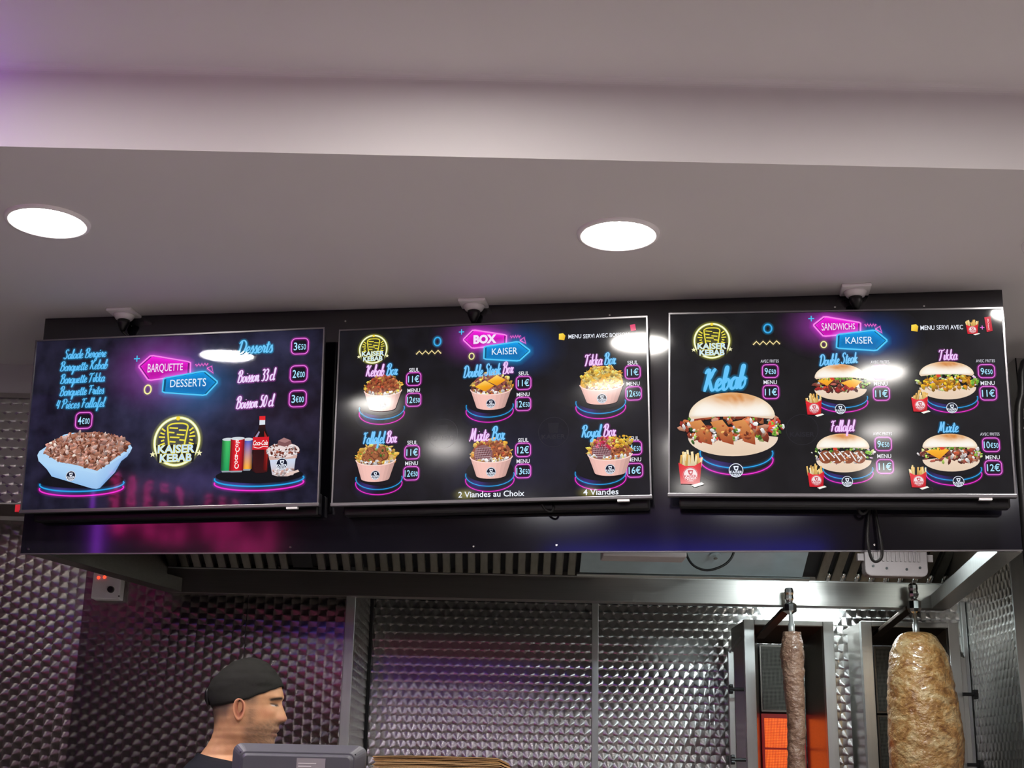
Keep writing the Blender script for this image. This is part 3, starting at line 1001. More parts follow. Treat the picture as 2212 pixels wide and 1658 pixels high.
# shell: a shallow tray whose rim tapers to a raised back
vs_, fs = loft([rrect(cx - hw + 0.004, cx + hw - 0.004, zt - 0.262, zt - 0.004, 0.016, 3.30), rrect(cx - hw, cx + hw, zt - 0.266, zt, 0.02, 3.285),
                rrect(cx - hw, cx + hw, zt - 0.266, zt, 0.02, 3.262), rrect(cx - hw + 0.022, cx + hw - 0.022, zt - 0.246, zt - 0.018, 0.016, 3.236)])
T(MB(O_).add(vs_, fs), 'shell', 'till_grey', bevel=0.0015)
vs_, fs = loft([rrect(cx - hw + 0.024, cx + hw - 0.024, zt - 0.24, zt - 0.021, 0.012, 3.240), rrect(cx - hw + 0.027, cx + hw - 0.027, zt - 0.237, zt - 0.0235, 0.012, 3.229), rrect(cx - hw + 0.032, cx + hw - 0.032, zt - 0.232, zt - 0.028, 0.010, 3.224)])
T(MB(O_).add(vs_, fs), 'back_cover', 'till_grey', bevel=0.001)
MB(O_).box((cx - hw + 0.02, 3.2395, zt - 0.0225), (cx + hw - 0.02, 3.2415, zt - 0.0195)).build('seam', 'till_dark', till, loc=(0, 0, 0))
lx0, lx1 = at(641, 1640, 3.222).x, at(703, 1640, 3.222).x
lz = at(670, 1637, 3.222).z
T(MB(O_).box((lx0, 3.2215, lz - 0.06), (lx1, 3.224, lz)), 'rating_label', 'till_label')
for k in range(3):
    MB(O_).box((lx0 + 0.004, 3.2207, lz - 0.0125 - 0.0065 * k), (lx0 + (0.045, 0.034, 0.040)[k], 3.2215, lz - 0.0105 - 0.0065 * k)).build('label_line', 'till_print', till, loc=(0, 0, 0))
T(MB(O_).box((cx - 0.05, 3.27, 1.11), (cx + 0.05, 3.32, zt - 0.2)), 'stand', 'till_dark', bevel=0.004)
T(MB(O_).box((cx - 0.11, 3.2, 1.10), (cx + 0.11, 3.42, 1.125)), 'foot', 'till_dark', bevel=0.004)

# stack of brown paper bags
mat('kraft', rgb(200, 164, 116), 0.8, spec=0.2, grain=0.05, grain_scale=35)
mat('kraft_dark', rgb(186, 150, 102), 0.8, spec=0.2, grain=0.05, grain_scale=35)
random.seed(5)
NB = 34
ztop = at(950, 1630, 3.2).z
z = 1.402
bx0, bx1 = at(809, 1635, 3.2).x, at(1103, 1635, 3.2).x
dz = (ztop - 0.004 - z) / NB
for k in range(NB):
    up_ = k / (NB - 1)
    jx, jy = random.uniform(-0.004, 0.004), random.uniform(-0.003, 0.003)
    fan = (1 - up_) * 0.05
    x0, x1 = bx0 - fan * 0.35 + jx, bx1 + jx + (0.0 if up_ > 0.55 else 0.012)
    y0, y1 = 3.20 + jy, 3.42 + jy
    n, m = 12, 3
    th = dz * 0.62
    vs_, fs = [], []
    for layer in (0, 1):
        for i in range(n + 1):
            for j in range(m + 1):
                u_ = i / n
                w_ = 0.0028 * math.sin(u_ * math.pi) * up_ + 0.0009 * math.sin(u_ * 9 + k * 1.7) * (0.4 + (1 - up_))
                xx = x0 + (x1 - x0) * u_
                # right hand corner of the upper bags is folded back
                yy = y0 + (y1 - y0) * j / m + (0.028 * max(0, (u_ - 0.86) / 0.14) if j == 0 else 0)
                vs_.append((xx, yy, z + w_ + th * layer - 0.010 * max(0, (u_ - 0.93) / 0.07)))
    N1 = (n + 1) * (m + 1)
    for i in range(n):
        for j in range(m):
            a = i * (m + 1) + j
            fs.append((a, a + 1, a + m + 2, a + m + 1))
            fs.append((N1 + a, N1 + a + m + 1, N1 + a + m + 2, N1 + a + 1))
    for i in range(n):
        a = i * (m + 1)
        fs.append((a, a + m + 1, N1 + a + m + 1, N1 + a))
        a += m
        fs.append((a, N1 + a, N1 + a + m + 1, a + m + 1))
    for j in range(m):
        fs.append((j, N1 + j, N1 + j + 1, j + 1))
        a = n * (m + 1) + j
        fs.append((a, a + 1, N1 + a + 1, N1 + a))
    o = MB((x0, y0, z)).add(vs_, fs).build('paper_bag', 'kraft' if k % 3 else 'kraft_dark')
    tag(o, 'topmost flat brown paper bag on the stack beside the till' if k == NB - 1 else 'flat brown paper bag within the stack beside the till', 'paper bag', 'stack of brown paper bags')
    z += dz

# ------------------------------------------------------------------ the man behind the counter (head in profile, facing right)
HY = 3.92
HC = at(532.9, 1532.9, HY)          # centre of the head
US = 0.000247 * HY / 3.9            # one drawing unit of the head profile


def lerp_tab(tab, v):
    if v <= tab[0][0]: return tab[0][1]
    for (a, x), (b, y) in zip(tab, tab[1:]):
        if v <= b:
            t = (v - a) / (b - a)
            t = t * t * (3 - 2 * t) * 0.5 + t * 0.5
            return x + (y - x) * t
    return tab[-1][1]


FRONT = [(135, 740), (160, 830), (200, 900), (300, 1000), (400, 1060), (450, 1080), (500, 1094), (545, 1098), (600, 1078), (660, 1066), (760, 1068), (840, 1066), (900, 1064), (950, 1050), (1000, 1036), (1050, 1030), (1085, 1018), (1115, 980), (1140, 900), (1165, 830), (1200, 800), (1260, 800), (1320, 830), (1400, 900), (1500, 960), (1800, 1010), (2300, 1000), (2900, 960), (3200, 900), (3300, 820)]
BACK = [(135, 690), (160, 590), (200, 500), (300, 398), (400, 330), (500, 296), (600, 298), (700, 322), (780, 342), (860, 352), (940, 350), (1010, 332), (1090, 292), (1160, 245), (1230, 190), (1300, 130), (1400, 80), (1600, 60), (2000, 110), (2500, 160), (3000, 130), (3200, 190), (3300, 320)]
HALF = [(135, 40), (160, 120), (200, 185), (300, 262), (400, 300), (500, 314), (600, 316), (700, 308), (800, 294), (900, 276), (960, 262), (1040, 236), (1090, 228), (1140, 226), (1200, 226), (1250, 270), (1300, 420), (1360, 640), (1430, 800), (1520, 870), (1700, 800), (2200, 700), (2800, 640), (3200, 640), (3300, 400)]
# narrow relief along the middle of the face: brow, nose, lips, chin
RELIEF = [(480, 0), (545, 10), (590, 12), (620, 22), (680, 52), (740, 78), (785, 98), (812, 88), (838, 38), (856, 12), (880, 10), (905, 20), (922, 22), (938, 8), (946, 2), (958, 12), (975, 20), (992, 12), (1010, 2), (1040, 8), (1065, 14), (1090, 8), (1115, 0)]
REL_W = [(480, 160), (560, 120), (620, 48), (700, 50), (780, 74), (830, 80), (860, 90), (910, 110), (1000, 110), (1070, 110), (1120, 110)]


def head_point(v, th, grow=0.0):
    """v: level down the profile; th: angle from the front (0) round to the back (pi)."""
    f, b, h = lerp_tab(FRONT, v), lerp_tab(BACK, v), lerp_tab(HALF, v)
    c = b + (f - b) * 0.47
    ct_, s_ = math.cos(th), math.sin(th)
    x = c + ((f - c) if ct_ > 0 else (c - b)) * math.copysign(abs(ct_) ** 0.92, ct_)
    y = h * math.copysign(abs(s_) ** 0.86, s_)
    if ct_ > 0 and 450 < v < 1130:
        y *= 1 - 0.10 * ct_
        r = lerp_tab(RELIEF, v)
        w = lerp_tab(REL_W, v)
        x += r * math.exp(-(y / w) ** 2)
        # eye sockets and the cheek plane beside the nose
        x -= 30 * math.exp(-((v - 632) / 36) ** 2) * math.exp(-((abs(y) - 125) / 62) ** 2)
        x += 16 * math.exp(-((v - 565) / 26) ** 2) * math.exp(-((abs(y) - 130) / 90) ** 2)
        x += 16 * math.exp(-((v - 730) / 55) ** 2) * math.exp(-((abs(y) - 170) / 55) ** 2)
        # wings of the nose
        x += 26 * math.exp(-((v - 812) / 26) ** 2) * math.exp(-((abs(y) - 66) / 24) ** 2)
    if 900 < v < 1120:
        # jaw corner
        y *= 1 + 0.05 * math.exp(-((v - 1000) / 60) ** 2) * math.exp(-((x - 720) / 140) ** 2)
    if grow:
        cx_ = c
        x = cx_ + (x - cx_) * (1 + grow)
        y *= 1 + grow
    return x, y, v


def to_room(x, y, v):
    # drawing units -> metres; the camera sees the side with negative Y
    return Vector((HC.x + (x - 700) * US, HY + y * US, HC.z - (v - 700) * US))


SKIN, SKIN_L = (206, 152, 112), (220, 168, 128)


def mixc(a, b, t):
    t = max(0.0, min(1.0, t))
    return tuple(x + (y - x) * t for x, y in zip(a, b))


def sm(e0, e1, x):
    t = max(0.0, min(1.0, (x - e0) / (e1 - e0)))
    return t * t * (3 - 2 * t)


def skin_colour(x, y, v):
    c = SKIN
    n = noise.noise(Vector((x * 0.02, y * 0.02, v * 0.02)))
    n2 = noise.noise(Vector((x * 0.08, y * 0.08, v * 0.08)))
    c = mixc(c, SKIN_L, 0.5 + n * 0.5)
    # reddish nose tip, cheek and lips
    c = mixc(c, (214, 124, 98), 0.55 * math.exp(-((x - 1130) / 50) ** 2 - ((v - 800) / 40) ** 2))
    c = mixc(c, (210, 132, 100), 0.40 * math.exp(-((x - 960) / 90) ** 2 - ((v - 740) / 60) ** 2))
    if x > 1015 and 895 < v < 1000 and abs(y) < 120:
        c = mixc(c, (190, 112, 98), 0.75 * math.exp(-((v - 925) / 14) ** 2) + 0.75 * math.exp(-((v - 975) / 16) ** 2))
        c = mixc(c, (96, 52, 48), 0.9 * math.exp(-((v - 946) / 5) ** 2))
    # stubble over jaw, chin and upper lip
    s = sm(800, 930, v + (x - 860) * 0.25) * sm(680, 790, x) * (1 - sm(1130, 1180, v))
    s = max(s * 0.62, 0.55 * math.exp(-((v - 884) / 16) ** 2) * sm(985, 1040, x))
    s = max(s, 0.45 * math.exp(-((x - 800) / 50) ** 2) * sm(640, 720, v) * (1 - sm(860, 960, v)))
    c = mixc(c, (92, 74, 64), s * (0.8 + 0.5 * n2))
    # shaved hair below the cap
    hline = 885 if x < 520 else 885 - (x - 520) * 1.9
    h = (1 - sm(hline - 240, hline, v)) * (1 - sm(640, 700, x))
    h2 = (1 - sm(590, 700, v)) * sm(720, 740, x) * (1 - sm(800, 900, x))
    c = mixc(c, (74, 66, 62), max(h * 0.85, h2 * 0.5))
    c = mixc(c, (64, 56, 54), 0.7 * math.exp(-((x - 350) / 70) ** 2 - ((v - 800) / 95) ** 2))
    # eyebrow, lashes, nostril
    br = math.exp(-((v - (590 - (x - 1000) * 0.22)) / 13) ** 2) * sm(975, 1005, x) * (1 - sm(1098, 1108, x)) * sm(18, 40, abs(y))
    c = mixc(c, (36, 28, 26), br)
    c = mixc(c, (214, 204, 198), math.exp(-((v - 650) / 8) ** 2) * sm(992, 1008, x) * (1 - sm(1040, 1050, x)) * sm(50, 70, abs(y)))
    c = mixc(c, (40, 28, 24), math.exp(-((v - 650) / 9) ** 2) * sm(1030, 1040, x) * (1 - sm(1052, 1060, x)) * sm(50, 70, abs(y)))
    ey = math.exp(-((v - (634 + (x - 1010) * 0.10)) / 7) ** 2) * sm(978, 1000, x) * (1 - sm(1052, 1066, x)) * sm(50, 70, abs(y))
    c = mixc(c, (44, 32, 30), ey * 0.95)
    c = mixc(c, (70, 36, 30), 0.85 * math.exp(-((v - 838) / 9) ** 2) * math.exp(-((abs(y) - 40) / 22) ** 2) * sm(1040, 1070, x))
    return rgb(*c)


mskin = mat('skin', rgb(*SKIN), 0.48, spec=0.45, bump=0.12, grain_scale=420)
nt = mskin.node_tree
va = nt.nodes.new('ShaderNodeVertexColor')
va.layer_name = 'Col'
bs = nt.nodes['Principled BSDF']
nt.links.new(va.outputs[0], bs.inputs['Base Color'])
bs.inputs['Subsurface Weight'].default_value = 0.06
bs.inputs['Subsurface Radius'].default_value = (0.01, 0.004, 0.002)
mat('cap_cloth', rgb(40, 40, 38), 0.85, spec=0.2, grain=0.18, grain_scale=60, bump=0.3)
mat('shirt_cloth', rgb(30, 32, 40), 0.85, spec=0.2, grain=0.15, grain_scale=50, bump=0.3)
mat('trouser_cloth', rgb(34, 34, 38), 0.9, spec=0.2)
mat('shoe_leather', rgb(20, 20, 20), 0.5)
mat('eye_white', rgb(205, 200, 196), 0.2)

man = thing('person', 'man in black cap and dark shirt in profile, facing right behind the till', 'person', (HC.x, HY, 0))
mb = MB(tuple(man.location))
levels = [135] + [145 + 11 * i for i in range(109)] + [1345 + 40 * i for i in range(49)] + [3300]
seg = 96
vs_, fs, cs = [], [], []
for v in levels:
    for j in range(seg):
        th = 2 * math.pi * j / seg
        p = head_point(v, th)
        vs_.append(to_room(*p))
        cs.append(skin_colour(*p) if v < 1350 else rgb(*SKIN))
n = len(levels)
for i in range(n - 1):
    for j in range(seg):
        fs.append((i * seg + j, i * seg + (j + 1) % seg, (i + 1) * seg + (j + 1) % seg, (i + 1) * seg + j))
fs.append(tuple(range(seg)))
fs.append(tuple((n - 1) * seg + j for j in range(seg - 1, -1, -1)))
mb.add(vs_, fs, cs)
# ears: a bowl with a raised rim, standing off the side of the head
for sgn in (-1, 1):
    vs_, fs, cs = [], [], []
    NR, NA = 9, 36
    for i in range(NR):
        r = i / (NR - 1)
        for j in range(NA):
            a = 2 * math.pi * j / NA
            # outline: broad at the top, narrowing to the lobe
            ex = 66 * (1.0 + 0.16 * math.sin(a)) * math.cos(a) + 10 * math.sin(a)
            ez = -128 * math.sin(a)
            hgt = 10 + 34 * math.exp(-((r - 0.86) / 0.12) ** 2) - 20 * math.exp(-(r / 0.35) ** 2) + 14 * math.exp(-((r - 0.5) / 0.1) ** 2) * max(0, math.cos(a + 2.6))
            if r > 0.97: hgt = 2
            x = 672 + ex * r - 12 * math.sin(a) * r
            v = 708 + ez * r
            back = max(0, -math.cos(a)) * r
            yy = (302 + hgt * (0.5 + 0.5 * (back + max(0, math.sin(a)) * r)) + back * 34)
            vs_.append(to_room(x, sgn * yy, v))
            c = mixc((206, 142, 108), (150, 84, 62), math.exp(-((r - 0.42) / 0.24) ** 2) * 0.8)
            c = mixc(c, (224, 160, 128), math.exp(-((r - 0.86) / 0.12) ** 2) * 0.7)
            c = mixc(c, (70, 34, 26), 0.9 * math.exp(-((x - 700) / 16) ** 2 - ((v - 716) / 26) ** 2))
            cs.append(rgb(*c))
    for i in range(NR - 1):
        for j in range(NA):
            fs.append((i * NA + j, i * NA + (j + 1) % NA, (i + 1) * NA + (j + 1) % NA, (i + 1) * NA + j))
    # rear of the rim back to the skull
    base = len(vs_)
    for j in range(NA):
        a = 2 * math.pi * j / NA
        ex = 66 * (1.0 + 0.16 * math.sin(a)) * math.cos(a) + 10 * math.sin(a)
        x = 690 + ex * 0.7 - 10 * math.sin(a)
        vs_.append(to_room(x, sgn * 255, 708 - 128 * math.sin(a) * 0.8))
        cs.append(rgb(180, 120, 90))
    o_ = (NR - 1) * NA
    for j in range(NA):
        fs.append((o_ + j, o_ + (j + 1) % NA, base + (j + 1) % NA, base + j))
    mb.add(vs_, fs, cs)


def limb(pts, rad, seg=14):
    n0 = len(mb.v)
    mb.tube([Vector(p) for p in catmull([tuple(q_) for q_ in pts], 6)], [r[0] for r in catmull([(r_, ) for r_ in rad], 6)], seg)
    mb.c += [rgb(*SKIN)] * (len(mb.v) - n0)


mx, mz = HC.x - 0.03, HC.z
# arms hanging with bent elbows, hands with five fingers, resting before the body
for sgn in (-1, 1):
    sh = Vector((mx, HY + 0.19 * sgn, mz - 0.235))
    el = Vector((mx + 0.02, HY + 0.24 * sgn, mz - 0.53))
    wr = Vector((mx + 0.22, HY + 0.19 * sgn, mz - 0.62))
    limb([sh, (sh + el) / 2, el, (el + wr) / 2, wr], [0.055, 0.048, 0.042, 0.038, 0.027])
    d = (wr - el).normalized()
    palm = wr + d * 0.05
    limb([wr, palm, wr + d * 0.095], [0.026, 0.036, 0.032])
    for k, ln in enumerate((0.062, 0.072, 0.068, 0.052)):
        off = Vector((0, (k - 1.5) * 0.018, 0))
        b0 = wr + d * 0.088 + off
        limb([b0, b0 + d * ln * 0.5 + Vector((0, 0, -0.006)), b0 + d * ln * 0.85 + Vector((0, 0, -0.024))], [0.0095, 0.009, 0.007], 10)
    t0 = wr + d * 0.03 + Vector((0, -0.028 * sgn, 0))
    limb([t0, t0 + d * 0.03 + Vector((0, -0.022 * sgn, -0.006)), t0 + d * 0.055 + Vector((0, -0.028 * sgn, -0.014))], [0.012, 0.011, 0.008], 10)
    # legs
    hip = Vector((mx - 0.02, HY + 0.095 * sgn, mz - 0.66))
    limb([hip, Vector((mx, hip.y, 0.48)), Vector((mx - 0.02, hip.y, 0.10)), Vector((mx - 0.02, hip.y, 0.03))], [0.085, 0.06, 0.04, 0.04])
o = mb.build('body', 'skin', man, smooth=True, loc=(0, 0, 0))

# cap: from a slanting brim line up over the skull
mb = MB(tuple(man.location))
vs_, fs = [], []
NL, NA = 26, 88


def brim(x):
    return lerp_tab([(200, 700), (300, 690), (450, 668), (600, 640), (740, 604), (900, 530), (1000, 480), (1090, 428), (1200, 400)], x)


for i in range(NL):
    t = i / (NL - 1)
    for j in range(NA):
        th = 2 * math.pi * j / NA
        v = 560
        for _ in range(4):
            v = brim(head_point(v, th)[0])
        vv = v + (118 - v) * (1 - (1 - t) ** 1.35)
        x, y, _v = head_point(max(vv + 22, 140), th)
        f, b = lerp_tab(FRONT, max(vv + 22, 140)), lerp_tab(BACK, max(vv + 22, 140))
        c_ = b + (f - b) * 0.47
        g = 0.035 + 0.085 * math.sin(min(1, t * 1.5) * math.pi) * max(0, -math.cos(th)) + 0.03 * t
        g += 0.018 * noise.noise(Vector((x * 0.011, y * 0.011, vv * 0.02 + 3))) * min(1, t * 4) + 0.016 * math.exp(-((t - 0.05) / 0.05) ** 2)
        wr = 0.012 * noise.noise(Vector((x * 0.03, y * 0.03, vv * 0.035 + 9))) * min(1, t * 3)
        vs_.append(to_room(c_ + (x - c_) * (1 + g + wr), y * (1 + g + wr), vv))
for i in range(NL - 1):
    for j in range(NA):
        fs.append((i * NA + j, i * NA + (j + 1) % NA, (i + 1) * NA + (j + 1) % NA, (i + 1) * NA + j))
fs.append(tuple((NL - 1) * NA + j for j in range(NA)))
# inner turn-under at the brim
b0 = len(vs_)
for j in range(NA):
    p = vs_[j]
    c_ = to_room(690, 0, 600)
    vs_.append(Vector((c_.x + (p.x - c_.x) * 0.955, c_.y + (p.y - c_.y) * 0.955, p.z + 0.001)))
for j in range(NA):
    fs.append((j, b0 + j, b0 + (j + 1) % NA, (j + 1) % NA))
mb.add(vs_, fs)
cap = mb.build('cap', 'cap_cloth', man, smooth=True, loc=(0, 0, 0))
cap['label'] = 'black cloth cap'
mb = MB(tuple(man.location))
mb.tube([to_room(262, -70, 470), to_room(250, -75, 520), to_room(262, -75, 600), to_room(280, -70, 660)], [0.005, 0.007, 0.007, 0.005], 8)
mb.build('cap_strap', 'black_plastic', cap, smooth=True, loc=(0, 0, 0))

# shirt: neck opening, shoulders, sleeves
mb = MB(tuple(man.location))
vs_, fs = [], []
lv = [0, 20, 60, 110, 160, 220, 300, 420, 600, 900, 1300, 1700, 1900]
NA = 72
for i, dv in enumerate(lv):
    for j in range(NA):
        th = 2 * math.pi * j / NA
        # the neckline drops from nape to throat
        base = 1262 - 66 * math.cos(th) * -1
        base = 1255 - 55 * -math.cos(th) if False else 1250 + 62 * math.cos(th)
        v = base + dv * (3200 - base) / 1950
        x, y, _v = head_point(v, th)
        b, f = lerp_tab(BACK, v), lerp_tab(FRONT, v)
        c_ = b + (f - b) * 0.47
        g = 0.05 + (0.03 if dv < 30 else 0.0)
        vs_.append(to_room(c_ + (x - c_) * (1 + g) + 0, y * (1 + g), v - (22 if dv > 10 else 14)))
for i in range(len(lv) - 1):
    for j in range(NA):
        fs.append((i * NA + j, i * NA + (j + 1) % NA, (i + 1) * NA + (j + 1) % NA, (i + 1) * NA + j))
mb.add(vs_, fs)
for sgn in (-1, 1):
    sh = Vector((mx, HY + 0.16 * sgn, mz - 0.225))
    el = Vector((mx + 0.02, HY + 0.24 * sgn, mz - 0.53))
    mb.tube([sh, sh + (el - sh) * 0.3 + Vector((0, 0.012 * sgn, 0.01)), sh + (el - sh) * 0.75], [0.085, 0.078, 0.072], 20)
sh_o = mb.build('t_shirt', 'shirt_cloth', man, smooth=True, loc=(0, 0, 0))
sh_o['label'] = 'dark t-shirt'
mb = MB(tuple(man.location))
for sgn in (-1, 1):
    hip = Vector((mx - 0.01, HY + 0.09 * sgn, mz - 0.60))
    mb.tube([hip, Vector((mx, hip.y, 0.5)), Vector((mx - 0.01, hip.y, 0.09))], [0.105, 0.085, 0.075], 18)
mb.build('trousers', 'trouser_cloth', man, smooth=True, loc=(0, 0, 0))
for sgn in (-1, 1):
    yy = HY + 0.095 * sgn
    mb = MB(tuple(man.location))
    mb.tube([(mx - 0.10, yy, 0.045), (mx - 0.04, yy, 0.055), (mx + 0.08, yy, 0.045), (mx + 0.17, yy, 0.032)], [0.036, 0.045, 0.044, 0.03], 14)
    mb.build('shoe', 'shoe_leather', man, smooth=True, loc=(0, 0, 0))

# ------------------------------------------------------------------ menu screens
TV_W, TV_H = 962.0, 562.0          # face of one screen in millimetres


def pic_mat(name, rough):
    m = bpy.data.materials.new(name)
    m.use_nodes = True
    nt = m.node_tree
    b = nt.nodes['Principled BSDF']
    va = nt.nodes.new('ShaderNodeVertexColor')
    va.layer_name = 'Col'
    nt.links.new(va.outputs[0], b.inputs['Emission Color'])
    b.inputs['Emission Strength'].default_value = 1.0
    b.inputs['Base Color'].default_value = (0.004, 0.004, 0.005, 1)
    b.inputs['Roughness'].default_value = rough
    b.inputs['Specular IOR Level'].default_value = 0.32
    MATS[name] = m
    return m


def glow_mat(name):
    m = bpy.data.materials.new(name)
    m.use_nodes = True
    nt = m.node_tree
    nt.nodes.remove(nt.nodes['Principled BSDF'])
    va = nt.nodes.new('ShaderNodeVertexColor')
    va.layer_name = 'Col'
    em = nt.nodes.new('ShaderNodeEmission')
    tr = nt.nodes.new('ShaderNodeBsdfTransparent')
    ad = nt.nodes.new('ShaderNodeAddShader')
    nt.links.new(va.outputs[0], em.inputs[0])
    nt.links.new(em.outputs[0], ad.inputs[0])
    nt.links.new(tr.outputs[0], ad.inputs[1])
    nt.links.new(ad.outputs[0], nt.nodes['Material Output'].inputs[0])
    MATS[name] = m
    return m


def screen_mat(name, c0, c1, rough):
    """Dark lit picture ground with a faint cloudy texture."""
    m = mat(name, (0.004, 0.004, 0.005, 1), rough, spec=0.32)
    nt = m.node_tree
    b = nt.nodes['Principled BSDF']
    tc = nt.nodes.new('ShaderNodeTexCoord')
    nz = nt.nodes.new('ShaderNodeTexNoise')
    nz.inputs['Scale'].default_value = 16
    nz.inputs['Detail'].default_value = 6
    nt.links.new(tc.outputs['Object'], nz.inputs['Vector'])
    cr = nt.nodes.new('ShaderNodeValToRGB')
    cr.color_ramp.elements[0].position, cr.color_ramp.elements[0].color = 0.35, c0
    cr.color_ramp.elements[1].position, cr.color_ramp.elements[1].color = 0.75, c1
    nt.links.new(nz.outputs['Fac'], cr.inputs[0])
    nt.links.new(cr.outputs[0], b.inputs['Emission Color'])
    b.inputs['Emission Strength'].default_value = 1.0
    return m


glow_mat('screen_glow')
SCREENS = []
for i, (s, z, off, tilt, dyaw, roll, c0, c1, rg, label) in enumerate((
        (0.5025, 1.0651, 0.0946, 0.0415, -0.0082, -0.0138, rgb(14, 13, 26), rgb(40, 38, 62), 0.045, 'left menu screen listing trays, desserts and drinks'),
        (1.5026, 1.0782, 0.0883, 0.0009, -0.0113, -0.0141, rgb(12, 12, 15), rgb(24, 24, 32), 0.10, 'middle menu screen showing six filled boxes with prices'),
        (2.5206, 1.0794, 0.113, -0.0016, -0.0061, 0.0143, rgb(12, 12, 14), rgb(24, 24, 27), 0.09, 'right menu screen showing five sandwiches with prices'))):
    c = PO + PE * s + PN * off + Vector((0, 0, z))
    yw = PSI + dyaw
    R = Matrix(((math.cos(roll), 0, math.sin(roll)), (0, 1, 0), (-math.sin(roll), 0, math.cos(roll))))
    T_ = Matrix(((1, 0, 0), (0, math.cos(tilt), -math.sin(tilt)), (0, math.sin(tilt), math.cos(tilt))))
    Y_ = Matrix(((math.cos(yw), -math.sin(yw), 0), (math.sin(yw), math.cos(yw), 0), (0, 0, 1)))
    t = thing('menu_screen', label, 'screen', c, 'menu screens on the black board')
    t.matrix_world = Matrix.Translation(c) @ (Y_ @ T_ @ R).to_4x4()
    hw_, hh_ = TV_W / 2000, TV_H / 2000
    screen_mat('screen_ground_%d' % i, c0, c1, rg)
    pic_mat('screen_picture_%d' % i, rg)
    MB().box((-hw_ + 0.004, 0.006, -hh_ + 0.004), (hw_ - 0.004, 0.03, hh_ - 0.004)).build('body', 'black_plastic', t, bevel=0.004)
    MB().box((-hw_ + 0.10, 0.03, -hh_ - 0.012), (hw_ - 0.10, min(0.065, off - 0.012), hh_ - 0.16)).build('rear_housing', 'black_plastic', t, bevel=0.006)
    MB().box((-hw_ + 0.03, 0.03, -hh_ - 0.022), (hw_ - 0.01, min(0.072, off - 0.01), -hh_ + 0.05)).build('speaker_bar', 'black_plastic', t, bevel=0.006)
    # thin frame round the picture
    mb = MB()
    for (lo, hi) in (((-hw_, -0.003, hh_ - 0.005), (hw_, 0.010, hh_)), ((-hw_, -0.003, -hh_ + 0.011), (-hw_ + 0.0045, 0.010, hh_ - 0.005)), ((hw_ - 0.0045, -0.003, -hh_ + 0.011), (hw_, 0.010, hh_ - 0.005))):
        mb.box(lo, hi)
    mb.build('picture_frame', 'grey_trim', t)
    MB().box((-hw_ - 0.002, -0.006, -hh_), (hw_ + 0.002, 0.014, -hh_ + 0.011)).build('bottom_bar', 'grey_trim', t, bevel=0.002)
    MB().box((hw_ - 0.10, -0.004, -hh_ - 0.006), (hw_ - 0.065, 0.010, -hh_ + 0.001)).build('receiver_tab', 'white_plastic', t)
    scr = MB().box((-hw_ + 0.0045, 0.0, -hh_ + 0.011), (hw_ - 0.0045, 0.006, hh_ - 0.005)).build('screen', 'screen_ground_%d' % i, t)
    SCREENS.append(scr)
    if i == 0:
        MB().box((-hw_ - 0.022, 0.004, -hh_ + 0.006), (-hw_ - 0.002, 0.02, -hh_ + 0.03)).build('red_tag', 'red_plastic', t, bevel=0.002)

# ---- drawing tools: everything on a screen is laid out in millimetres from its top left corner


